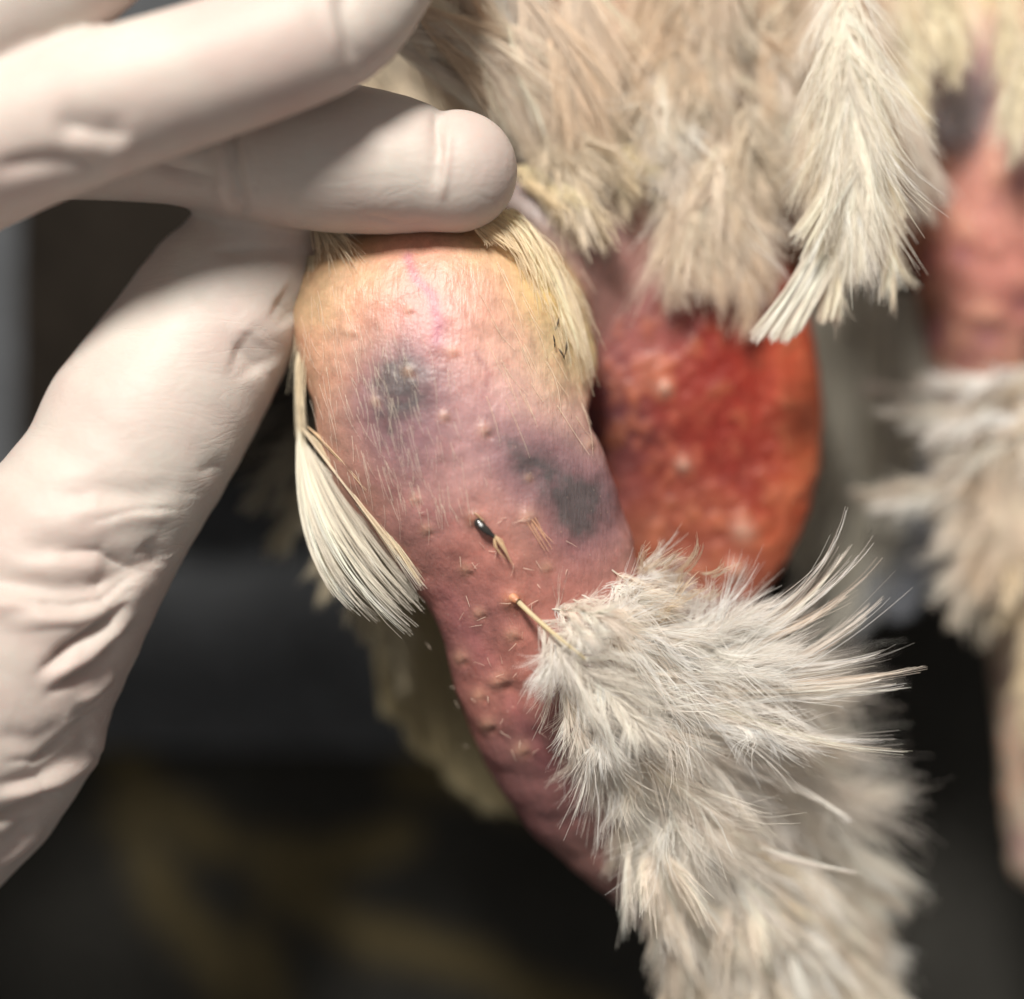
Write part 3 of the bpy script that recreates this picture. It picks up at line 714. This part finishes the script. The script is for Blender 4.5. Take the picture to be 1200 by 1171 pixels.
# --- body plumage at the top
def lay(x, y, dx, dy, ln, wd, c, z=-1e9, dz=20, rise=8, **kw):
    if x + dx * ln < 655 and y + dy * ln > 190: return
    z0 = max(on(H_all, x, y, -260) + rise, z)
    z1 = max(on(H_all, x + dx * ln, y + dy * ln, -260) + rise, z0 - 60) + dz
    pf(x, y, z0, x + dx * ln, y + dy * ln, z1, bend=(N01(6), N01(6)), bz_=16, width=wd, colour=c, **kw)
TAN = [(224, 212, 194), (217, 204, 184), (230, 219, 202), (208, 194, 172)]
CRM = [(244, 231, 216), (239, 224, 207), (247, 237, 226), (232, 214, 193)]
for i in range(30):                                        # broad soft tan feathers beside the fingers
    x = rng.uniform(400, 655); y = rng.uniform(-110, 150)
    lay(x, y, 0.26 + N01(.16), 0.9, rng.uniform(110, 160), rng.uniform(60, 80), TAN[i % 4], n=420, fluff=.05, curl=.6, clump=5, bw=.9, a0=34, a1=10, rise=12 + N01(4), dz=8)
for i, (x, y, dx, dy, ln) in enumerate([(440, -60, .5, .9, 190), (500, -80, .35, .95, 200), (560, -70, .4, .9, 190), (470, 0, .75, .7, 170), (540, 20, .5, .85, 170), (600, -30, .3, .95, 190), (430, 30, .8, .5, 150), (640, 0, .25, .95, 180), (590, 20, .45, .9, 140), (660, -60, .2, 1, 180)]):
    z0 = 25 - .35 * abs(x - 440)
    pf(x, y, z0, x + dx * ln, y + dy * ln, max(on(H_all, x + dx * ln, y + dy * ln, -150) + 25, z0 - 80), bend=(10, -8), bz_=22, width=80, colour=CRM[i % 4], n=900, fluff=.05, curl=.6, clump=4, bw=.75, a0=28, a1=8, wob=.03)
for i in range(46):                                        # pale layered feathers in the middle: an upper shock, a hanging tuft, a few between
    if i < 20: x, y, ln, dx = rng.uniform(752, 850), rng.uniform(-160, 60), rng.uniform(140, 190), N01(.10)
    elif i < 38: x, y, ln, dx = rng.uniform(785, 890), rng.uniform(110, 225), rng.uniform(100, 160), .06 + N01(.16)
    else: x, y, ln, dx = rng.uniform(860, 940), rng.uniform(-120, 90), rng.uniform(110, 160), N01(.2)
    lay(x, y, dx, 0.97, ln, rng.uniform(46, 78), (CRM + TAN[:1])[i % 5], n=520, fluff=.15, curl=.5, clump=10, bw=.55, a0=38, a1=10, z=-130 + 0.14 * y + N01(34), dz=26, wob=.09, shaft=1.3, tone=.10)
for i in range(8):                                         # orange tinged down high in the mass
    lay(rng.uniform(880, 950), rng.uniform(-30, 60), N01(.3), .9, 60, 34, (222, 186, 150), n=200, fluff=.25, z=-110, dz=10)
for i, (x, y, dx, dy, ln) in enumerate([(620, 90, .35, .95, 110), (650, 110, .3, .95, 120), (680, 60, .25, 1, 150), (690, 120, .35, .95, 120), (640, 150, .7, .6, 90)]):
    z0 = on(H_all, x, y) + 22
    pf(x, y, z0, x + dx * ln, y + dy * ln, on(H_all, x + dx * ln, y + dy * ln) + 26, bend=(6, -6), bz_=12, width=48, colour=TAN[i % 4], n=300, fluff=.12, curl=.5, clump=9, bw=.6, a0=36, a1=9, wob=.08)
# small yellow tufts at the edge of the belly
for i in range(12):
    x, y = rng.uniform(605, 725), rng.uniform(130, 225)
    z = on(H_all, x, y) + 12; dx, dy = 55 + N01(20), 60 + N01(20)
    bundle([(x - 8, y, z), (x + 8, y - 4, z)], [(x + dx * .4, y + dy * .2, z + 26), (x + dx * .6, y + dy * .4, z + 26)], [(x + dx - 14, y + dy + 10, z + 22), (x + dx + 16, y + dy - 8, z + 22)], n=48, clumps=7, stick=.6, bw=.6, colour=[(240, 226, 196), (232, 217, 188), (244, 232, 206)][i % 3], wob=.10, short=.6, thick=8)
# the long clear feather hanging on the right of the mass, and its neighbours
pf(982, -60, -20, 1004, 290, -8, bend=(8, 0), bz_=16, width=112, n=1700, a0=34, a1=10, fluff=.10, curl=.32, clump=6, bw=.46, colour=(250, 243, 231), shape=.95, shaft=1.4, wob=.06, label='long pale feather with frayed barbs hanging over the gap')
pf(1000, 40, -26, 1046, 334, -20, bend=(18, 0), bz_=10, width=60, n=760, a0=28, a1=8, fluff=.09, curl=.4, clump=5, bw=.5, wob=.06, colour=(244, 234, 216), shape=1.0, shaft=1.2)
pf(955, 60, -30, 975, 345, -22, bend=(4, 0), bz_=10, width=70, n=760, a0=30, a1=9, fluff=.11, curl=.4, clump=6, bw=.5, wob=.06, colour=(243, 233, 216), shape=1.0, shaft=1.2)
bundle([(985, 190, -6), (1010, 200, -6)], [(952, 240, 2), (975, 250, 2)], [(914, 288, 0), (930, 304, 2), (955, 318, 2)], n=200, clumps=9, stick=.7, bw=.6, colour=(249, 242, 228), short=.3)
bundle([(950, 285, -26), (985, 290, -26)], [(925, 340, -4), (962, 350, -4)], [(870, 400, -4), (890, 406, -2), (915, 404, -2), (935, 392, -4)], n=420, clumps=12, stick=.55, bw=.75, colour=(250, 243, 232), short=.15, label='small pale feather tip overlapping the red belly')
bundle([(975, 285, -36), (1000, 290, -36)], [(970, 330, -20), (985, 335, -20)], [(952, 384, -22), (975, 380, -22)], n=140, clumps=5, stick=.6, bw=.7, colour=(246, 237, 222))
for i in range(14):
    lay(rng.uniform(940, 1060), rng.uniform(-80, 110), N01(.12), 1, rng.uniform(90, 150), 56, CRM[i % 4], n=380, fluff=.12, curl=.5, a0=40, a1=11, z=-90 + N01(16), dz=10)
for i, (x0, y0, x1, y1) in enumerate([(1060, -60, 1110, 80), (1090, -70, 1120, 60), (1040, 0, 1062, 150), (1075, 60, 1050, 180), (1175, -40, 1185, 140), (1195, 20, 1188, 170), (1030, -60, 1080, 90)]):
    pf(x0, y0, -160, x1, y1, -150, bend=(8, 0), width=52, n=420, fluff=.12, curl=.6, a0=30, a1=8, clump=5, bw=.7, wob=.07, colour=[(243, 234, 212), (238, 228, 204), (240, 231, 213)][i % 3])

# --- fringe along the upper right edge of the leg (yellowish)
YL = [(244, 230, 204), (240, 225, 198), (236, 220, 192), (245, 233, 212)]
bundle([(570, 252, 30), (610, 250, 16), (650, 330, 10)], [(630, 305, 46), (684, 318, 10)], [(650, 420, 34), (676, 452, 18), (692, 470, 4), (700, 430, -4), (706, 400, -10)], n=120, clumps=13, stick=.5, bw=.5, colour=YL[0], thick=7, short=.6, wob=.05)
bundle([(566, 256, 40), (600, 250, 30)], [(610, 280, 60), (650, 300, 50)], [(622, 350, 48), (640, 392, 44), (664, 400, 34)], n=70, clumps=10, stick=.5, bw=.5, colour=YL[1], thick=4, short=.6, wob=.05)
bundle([(630, 300, 30), (660, 320, 20)], [(660, 370, 34), (690, 390, 10)], [(672, 440, 22), (690, 474, 8), (698, 450, 0)], n=80, clumps=9, stick=.5, bw=.5, colour=YL[3], thick=4, short=.5, wob=.03)
bundle([(548, 262, 50), (580, 262, 44)], [(575, 290, 58), (610, 280, 50)], [(560, 285, 58), (612, 300, 52), (630, 276, 40)], n=80, clumps=7, stick=.5, bw=.5, colour=YL[2], thick=4, short=.6, wob=.06)
# --- tuft between the thumb and the leg, and along its left edge
bundle([(364, 258, 10), (384, 256, 14)], [(374, 290, 26), (410, 276, 30)], [(366, 340, 18), (392, 330, 40), (420, 318, 52), (438, 306, 54)], n=110, clumps=12, stick=.6, bw=.5, colour=(226, 214, 192), short=.6, wob=.05)
bundle([(358, 300, 0), (368, 300, 14)], [(346, 380, 10), (362, 370, 30)], [(344, 470, 2), (352, 480, 12), (360, 450, 26)], n=60, clumps=9, stick=.5, bw=.5, colour=(230, 216, 190), short=.6, wob=.03)
bundle([(350, 400, 2), (356, 400, 12)], [(342, 460, 8), (352, 460, 18)], [(350, 530, 4), (366, 540, 16)], n=44, clumps=6, stick=.5, bw=.5, colour=(234, 222, 198), short=.4, wob=.02)
# --- sleek fan hanging off the left of the leg
bundle([(349, 496, -2), (356, 516, 8), (388, 556, 26)], [(336, 690, 36), (385, 640, 50), (450, 600, 48)], [(440, 738, 46), (472, 747, 48), (497, 738, 46), (505, 716, 42), (500, 690, 36)], n=170, clumps=16, stick=.8, bw=.6, colour=(247, 240, 227), thick=6, short=.32, wob=.014, K=12, label='sleek pale feather fanning out over the left edge of the leg')
bundle([(352, 500, 10), (372, 516, 24)], [(400, 560, 56), (440, 590, 56)], [(470, 660, 54), (498, 688, 46), (504, 700, 44)], n=120, clumps=7, stick=.8, bw=.7, colour=(236, 222, 198), thick=3, short=.3, wob=.012)
bundle([(360, 500, 18), (374, 510, 26)], [(400, 540, 60), (420, 550, 62)], [(432, 578, 60), (444, 586, 62)], n=40, clumps=4, stick=.8, bw=.6, colour=(232, 210, 178), thick=3, short=.4)
# --- white plumage of the lower leg
def flow(x, y):
    pts = [(700, 670, 1, .12), (640, 700, .8, .5), (630, 790, .35, 1), (660, 880, .42, .95), (740, 760, .8, .55), (820, 720, .9, .3), (860, 780, 1, .0), (800, 850, .6, .8), (900, 860, .75, .6), (760, 950, .40, .95), (850, 980, .45, .9), (800, 1100, .15, 1), (920, 1100, .35, 1), (980, 1171, .5, .9)]
    a = np.array(pts, float); g = np.exp(-((a[:, 0] - x) ** 2 + (a[:, 1] - y) ** 2) / (2 * 55 ** 2)) + 1e-6
    v = (g[:, None] * a[:, 2:]).sum(0); return v / np.linalg.norm(v)
WHT = [(253, 245, 237), (251, 241, 231), (254, 248, 242), (248, 236, 223)]
border = [(738, 662), (712, 672), (664, 690), (634, 712), (646, 780), (674, 840), (702, 890), (748, 970), (764, 1020)]
spots = []
for i in range(len(border) - 1):
    a, b = np.array(border[i]), np.array(border[i + 1])
    for t in np.arange(0, 1, 0.34): spots.append((*(a + (b - a) * t + [10 + N01(5), 6 + N01(5)]), 1))
tries = 0
while len(spots) < 140 and tries < 4000:
    tries += 1
    y = rng.uniform(660, 1220); cx = np.interp(y, [650, 800, 1000, 1220], [750, 760, 855, 945]); hw = np.interp(y, [650, 800, 1000, 1220], [70, 115, 115, 120])
    x = cx + rng.uniform(-hw, hw)
    bx_ = np.interp(y, [655, 690, 712, 780, 890, 970, 1020, 1220], [745, 664, 638, 650, 706, 750, 768, 792])
    if x < bx_ + 8 or (y < 780 and x > 735 + max(0, y - 700)): continue
    if any((x - s_[0]) ** 2 + (y - s_[1]) ** 2 < 17 ** 2 for s_ in spots): continue
    spots.append((x, y, 0))
for i, (x, y, edge) in enumerate(spots):
    z = on(H_leg, x, y, np.interp(y, [650, 1200], [-60, -230])) - 3
    f = flow(x, y) + rng.normal(size=2) * 0.22
    low = y > 930
    ln = rng.uniform(58, 88) if edge else (rng.uniform(120, 175) if low else rng.uniform(80, 125))
    zt = max(on(H_leg, x + f[0] * ln, y + f[1] * ln, z - 60), z - 50)
    if low:
        pf(x, y, z, x + f[0] * ln, y + f[1] * ln, zt + 14 + N01(9), bend=(N01(8), N01(8)), bz_=16 + N01(6), width=rng.uniform(60, 84), n=460, a0=34, a1=9, fluff=.09, curl=.55, clump=7, bw=.8,
           colour=[(252, 243, 232), (250, 239, 226), (253, 246, 238), (247, 233, 216)][i % 4], tone=.06, shaft=1.0, wob=.04)
    else:
        pf(x, y, z, x + f[0] * ln, y + f[1] * ln, zt + (12 if edge else 24) + N01(16), bend=(N01(12), N01(12)), bz_=22 + N01(10), width=rng.uniform(26, 38) if edge else rng.uniform(46, 66),
           n=420 if edge else 480, a0=46 if edge else 54, a1=14, fluff=.26, curl=.5, clump=13, bw=.42, colour=WHT[i % 4], tone=.06, shaft=1.1, wob=.13)
for (x0, y0, x1, y1) in [(790, 745, 880, 735), (805, 765, 905, 752), (815, 785, 915, 785), (830, 805, 930, 822), (820, 835, 915, 866), (800, 780, 900, 765), (790, 770, 880, 715)]:
    pf(x0, y0, 0, x1, y1, 30 + N01(10), bend=(N01(10), N01(10)), bz_=16, width=58, n=300, a0=44, a1=14, fluff=.22, curl=.4, clump=14, bw=.38, colour=WHT[2], tone=.05, shaft=.8, wob=.10)
# long wisps fanning out to the right
for i, (x0, y0, cx, cy, x1, y1, sp) in enumerate([(840, 770, 960, 700, 992, 588, 3), (845, 772, 968, 715, 1008, 606, 3), (850, 775, 980, 715, 1025, 624, 3), (850, 780, 985, 730, 1036, 650, 3), (855, 784, 990, 745, 1058, 672, 3), (855, 788, 990, 752, 1046, 696, 3),
                                                   (850, 795, 1000, 790, 1082, 742, 3), (850, 800, 990, 808, 1084, 782, 3), (855, 806, 985, 822, 1078, 800, 3), (860, 800, 980, 812, 1050, 790, 3), (840, 838, 960, 872, 1068, 862, 3), (845, 842, 960, 882, 1074, 880, 3),
                                                   (830, 765, 930, 715, 962, 650, 14), (835, 770, 940, 740, 1000, 690, 16), (845, 800, 930, 800, 1010, 770, 16), (840, 790, 930, 770, 1005, 730, 18), (820, 760, 890, 720, 930, 660, 20), (860, 830, 940, 850, 1000, 840, 18)]):
    dx, dy = x1 - cx, y1 - cy; l_ = math.hypot(dx, dy); nx_, ny_ = -dy / l_, dx / l_
    zt = 48 + N01(7)
    if i >= 12: continue
    rx, ry = x0 - 20 + N01(14), y0 + N01(14); cx += N01(8); cy += N01(6)
    bundle([(rx - 7 * nx_, ry - 7 * ny_, 14), (rx + 7 * nx_, ry + 7 * ny_, 14)], [(cx - 5 * nx_, cy - 5 * ny_, zt), (cx + 5 * nx_, cy + 5 * ny_, zt)], [(x1 - 2 * nx_, y1 - 2 * ny_, zt), (x1 + 2 * nx_, y1 + 2 * ny_, zt)],
           n=18, clumps=2, stick=.88, bw=.6, colour=WHT[i % 4], thick=3, short=.55, wob=.012, K=14)
    bundle([(rx - 16 * nx_, ry - 16 * ny_, 14), (rx + 16 * nx_, ry + 16 * ny_, 14)], [(cx - 14 * nx_, cy - 14 * ny_, zt), (cx + 14 * nx_, cy + 14 * ny_, zt)], [(x1 - 14 * nx_, y1 - 14 * ny_, zt), (x1 + 14 * nx_, y1 + 14 * ny_, zt)],
           n=9, clumps=6, stick=.5, bw=.36, colour=WHT[i % 4], thick=9, short=.8, wob=.03, K=14)
for (x0, y0, cx, cy, x1, y1) in [(900, 905, 960, 930, 1012, 974), (900, 1000, 970, 1020, 1010, 1020)]:
    bundle([(x0 - 10, y0 - 8, -30), (x0 + 6, y0 + 8, -30)], [(cx, cy, -10)], [(x1, y1, -10), (x1 + 4, y1 + 6, -10)], n=40, clumps=3, stick=.7, bw=.6, colour=WHT[0], short=.4, wob=.02)
# loose fine barbs above the white plumage
for i in range(14):
    x0 = rng.uniform(730, 830); y0 = rng.uniform(665, 740); x1 = x0 + rng.uniform(0, 60); y1 = y0 - rng.uniform(15, 55)
    bundle([(x0 - 8, y0, 14), (x0 + 8, y0 + 6, 14)], [((x0 + x1) / 2 + N01(12), (y0 + y1) / 2 + N01(8), 50)], [(x1 - 10, y1 - 6, 54), (x1 + 14, y1 + 8, 54)], n=12, clumps=5, stick=.5, bw=.5, colour=(240, 224, 202), short=.5, wob=.06)
# right leg plumage (out of focus)
for i, (x0, y0, x1, y1, w_, c_) in enumerate([(1215, 450, 1050, 490, 26, (230, 217, 197)), (1220, 480, 1090, 500, 30, (234, 223, 207)), (1220, 540, 1010, 590, 20, (218, 207, 192)),
                                              (1220, 560, 1100, 600, 32, (236, 225, 211)), (1200, 560, 1180, 720, 50, (236, 223, 200)), (1215, 600, 1200, 800, 46, (234, 219, 194)), (1180, 580, 1185, 700, 40, (230, 215, 190)), (1210, 700, 1205, 860, 42, (230, 216, 190)),
                                              (1160, 590, 1120, 720, 46, (210, 201, 187)), (1150, 600, 1150, 740, 42, (204, 195, 180)), (1210, 470, 1150, 540, 50, (238, 229, 215)), (1230, 800, 1225, 960, 36, (226, 211, 183)), (1225, 420, 1150, 470, 42, (238, 227, 210))]):
    pf(x0, y0, -275 + N01(10), x1, y1, -262 + N01(14), bend=(N01(5), 12), bz_=14, width=w_, n=420, a0=30, a1=9, fluff=.08, curl=.4, clump=6, bw=1.0, colour=c_)
for i, (x0, y0, x1, y1) in enumerate([(1200, 440, 1030, 455), (1190, 465, 1045, 485), (1210, 480, 1080, 505), (1200, 530, 1010, 580), (1210, 545, 1040, 590), (1210, 500, 1110, 540), (1215, 430, 1100, 450)]):
    pf(x0, y0, -250 + N01(16), x1, y1, -230 + N01(20), bend=(N01(8), 16), bz_=20, width=46, n=230, a0=26, a1=8, fluff=.22, curl=.35, clump=9, bw=.7, colour=WHT[i % 4], wob=.10)
for i in range(12):
    x0, y0 = 1185 + N01(16), rng.uniform(450, 640); dx = -.25 + N01(.25)
    pf(x0, y0, -265 + N01(14), x0 + dx * 120, y0 + 120, -250 + N01(14), bend=(N01(8), N01(8)), bz_=16, width=56, n=320, a0=46, a1=12, fluff=.2, curl=.5, clump=10, bw=.75, colour=CRM[i % 4], wob=.09)
# grey wing behind the gap
for i, (x0, y0, x1, y1, c_) in enumerate([(960, 330, 930, 660, (206, 202, 190)), (1000, 330, 975, 690, (200, 196, 184)), (1040, 340, 1015, 670, (194, 190, 180)), (1075, 380, 1050, 640, (180, 176, 166)), (985, 520, 960, 760, (196, 193, 184)), (1075, 520, 1050, 720, (150, 154, 162)), (1030, 560, 1000, 740, (166, 168, 170))]):
    bundle([(x0 - 34, y0, -340), (x0 + 34, y0, -340)], [(x0 - 46, (y0 + y1) / 2, -330), (x0 + 46, (y0 + y1) / 2, -330)], [(x1 - 40, y1 - 30, -335 - 5 * i), (x1, y1 + 10, -335 - 5 * i), (x1 + 40, y1 - 30, -335 - 5 * i)], n=420, clumps=9, stick=.25, bw=2.2, colour=c_, thick=3, short=.06, name='wing_feather')

# --- the bare quill standing in the plucked skin
zq = on(H_leg, 606, 706) - 1
qp = spline([P(603, 701, zq - 2), P(625, 722, zq + 16), P(652, 745, zq + 30), P(686, 772, zq + 30)], 12)
v, f = tube(qp, np.linspace(3.3, 1.6, 12), 8)
q_ob = feather(qp[4], P(760, 860, zq + 20), width=60, n=700, name='feather', a0=58, a1=18, fluff=.2, curl=.4, clump=11, bw=.42, colour=(244, 238, 229), t0=.02, shaft=0.6, wob=.07, label='white downy feather with a bare cream quill')
new_obj('quill', v, f, M_FEATHER, q_ob, cols=np.tile(lin((242, 230, 196)), (len(v), 1)))
v, f = tube([P(598, 698, zq - 6), P(602, 701, zq + 1), P(607, 705, zq + 5)], [7, 6, 3.8], 10)
new_obj('follicle', v, f, M_SKIN, q_ob, cols=np.tile(lin((190, 132, 100)), (len(v), 1)))
# --- pin feather in its dark glossy sheath
M_SHEATH = plain('dark_sheath', (0.03, 0.028, 0.026), 0.2, 0.8); M_GLINT = plain('pale_glint', (0.72, 0.74, 0.76), 0.25, 0.6)
zp = on(H_leg, 566, 617)
pin = empty('pin_feather'); pin.parent = bird
pin['label'] = 'tiny dark pin feather with a pale frayed tip'
a = np.array([P(556, 608, zp - 1), P(560, 612, zp + 3), P(566, 618, zp + 6), P(573, 624, zp + 6), P(579, 629, zp + 5)])
v, f = tube(spline(a, 14), np.interp(np.linspace(0, 1, 14), [0, .25, .6, 1], [2.4, 4.6, 5.0, 2.0]) * (1 + .1 * rng.normal(size=14)), 12); new_obj('sheath', v, f, M_SHEATH, pin)
for (x, y, r_) in [(564, 616, 2.3)]:  # white glint on the sheath, modelled as a small pale streak
    v, f = tube(spline([P(x - 2, y - 3, zp + 9.6), P(x, y, zp + 10.6), P(x + 2, y + 1, zp + 9.6)], 5), np.array([.3, .9, 1, .6, .2]) * r_ * .8, 7); new_obj('sheath_glint', v, f, M_GLINT, pin)
for (x1, y1, bx, by, w_) in [(597, 657, 3, -1, 2.4), (601, 662, 1, 0, 1.6), (593, 655, -3, 3, 1.2), (586, 646, -3, 3, 1), (554, 601, -2, -3, 1.0), (592, 645, 3, -3, 1.2)]:
    st = (579, 628) if y1 > 610 else (566, 610)
    v, f = tube(spline([P(*st, zp + 4), P((st[0] + x1) / 2 + bx, (st[1] + y1) / 2 + by, zp + 7), P(x1, y1, zp + 4)], 9), w_ * np.linspace(1, .2, 9), 6)
    new_obj('barb', v, f, M_FEATHER, pin, cols=np.tile(lin((236, 212, 176)), (len(v), 1)))

# --- fine hairs and wet filaments lying on the bare skin, highlights painted as near-white colour
hp, hs, hw_, hc = [], [], [], []
K = 6
def hair(x, y, dx, dy, ln, wd, rise, c):
    n_ = math.hypot(dx, dy); dx, dy = dx / n_, dy / n_
    pts = []
    cv = N01(.10)
    for j in range(K):
        s_ = j / (K - 1); xx = x + dx * ln * s_ - dy * cv * ln * s_ * s_; yy = y + dy * ln * s_ + dx * cv * ln * s_ * s_
        z = on(H_leg, xx, yy, None)
        if z is None: return
        pts.append([xx, yy, z])
    pts = np.array(pts); pts[:, 2] = np.convolve(np.pad(pts[:, 2], 2, 'edge'), np.ones(5) / 5, 'valid')
    pts[:, 2] += 0.9 + rise * np.linspace(0, 1, K)
    w3 = np.array([P(*q) for q in pts]); T = nrm(np.gradient(w3, axis=0))
    hp.append(w3); hs.append(nrm(np.cross(T, np.array([-.25 + N01(.2), .3 + N01(.2), 1.0])))); hw_.append(wd * (1 - .6 * np.linspace(0, 1, K) ** 2)); hc.append(c)
for i in range(270):
    y = rng.uniform(330, 600); x = 440 + (y - 460) * 0.30 + N01(52)
    if x > 690 or x < 352: continue
    hair(x, y, 0.24 + N01(.09), 1, rng.uniform(8, 46), rng.uniform(.14, .30), rng.uniform(0, 1.2), lin((250, 236, 220)) * rng.uniform(.8, 1.05))
for i in range(46):
    x = rng.uniform(560, 690); y = rng.uniform(300, 500); hair(x, y, .5 + N01(.05), 1, rng.uniform(25, 75), .35, .8, lin((248, 230, 208)))
for i in range(60):
    y = rng.uniform(600, 900); x = np.interp(y, [600, 900], [560, 630]) + N01(50)
    hair(x, y, N01(.8), N01(.8) + .4, rng.uniform(6, 16), rng.uniform(.2, .38), rng.uniform(2, 7), lin((242, 222, 204)))
for k_ in range(7): hair(624 + N01(3), 610 + N01(3), .6 + N01(.15), 1, rng.uniform(20, 40), .5, 3, lin((236, 196, 164)))
v, f, c = ribbons(np.array(hp), np.array(hw_), np.array(hs), np.clip(np.array(hc), 0, .92))
tag(new_obj('fine_hair', v, f, M_FEATHER, bird, cols=c), None, None, 'stuff')
# gap shadow modelled as dark slivers at the yellow edge of the leg
M_GAP_SHADOW = plain('dark_gap_shadow', (0.02, 0.012, 0.008), 0.5, 0.4)
for (x0, y0, x1, y1) in [(655, 372, 650, 388), (648, 392, 650, 408), (654, 408, 662, 422), (664, 400, 661, 420)]:
    z = on(H_leg, x0, y0) + 6
    v, f = tube(spline([P(x0, y0, z), P((x0 + x1) / 2 + 1, (y0 + y1) / 2, z + 1.5), P(x1, y1, z)], 6), [.2, .8, 1.1, .7, .9, .2], 6)
    new_obj('gap_shadow', v, f, M_GAP_SHADOW, bird)
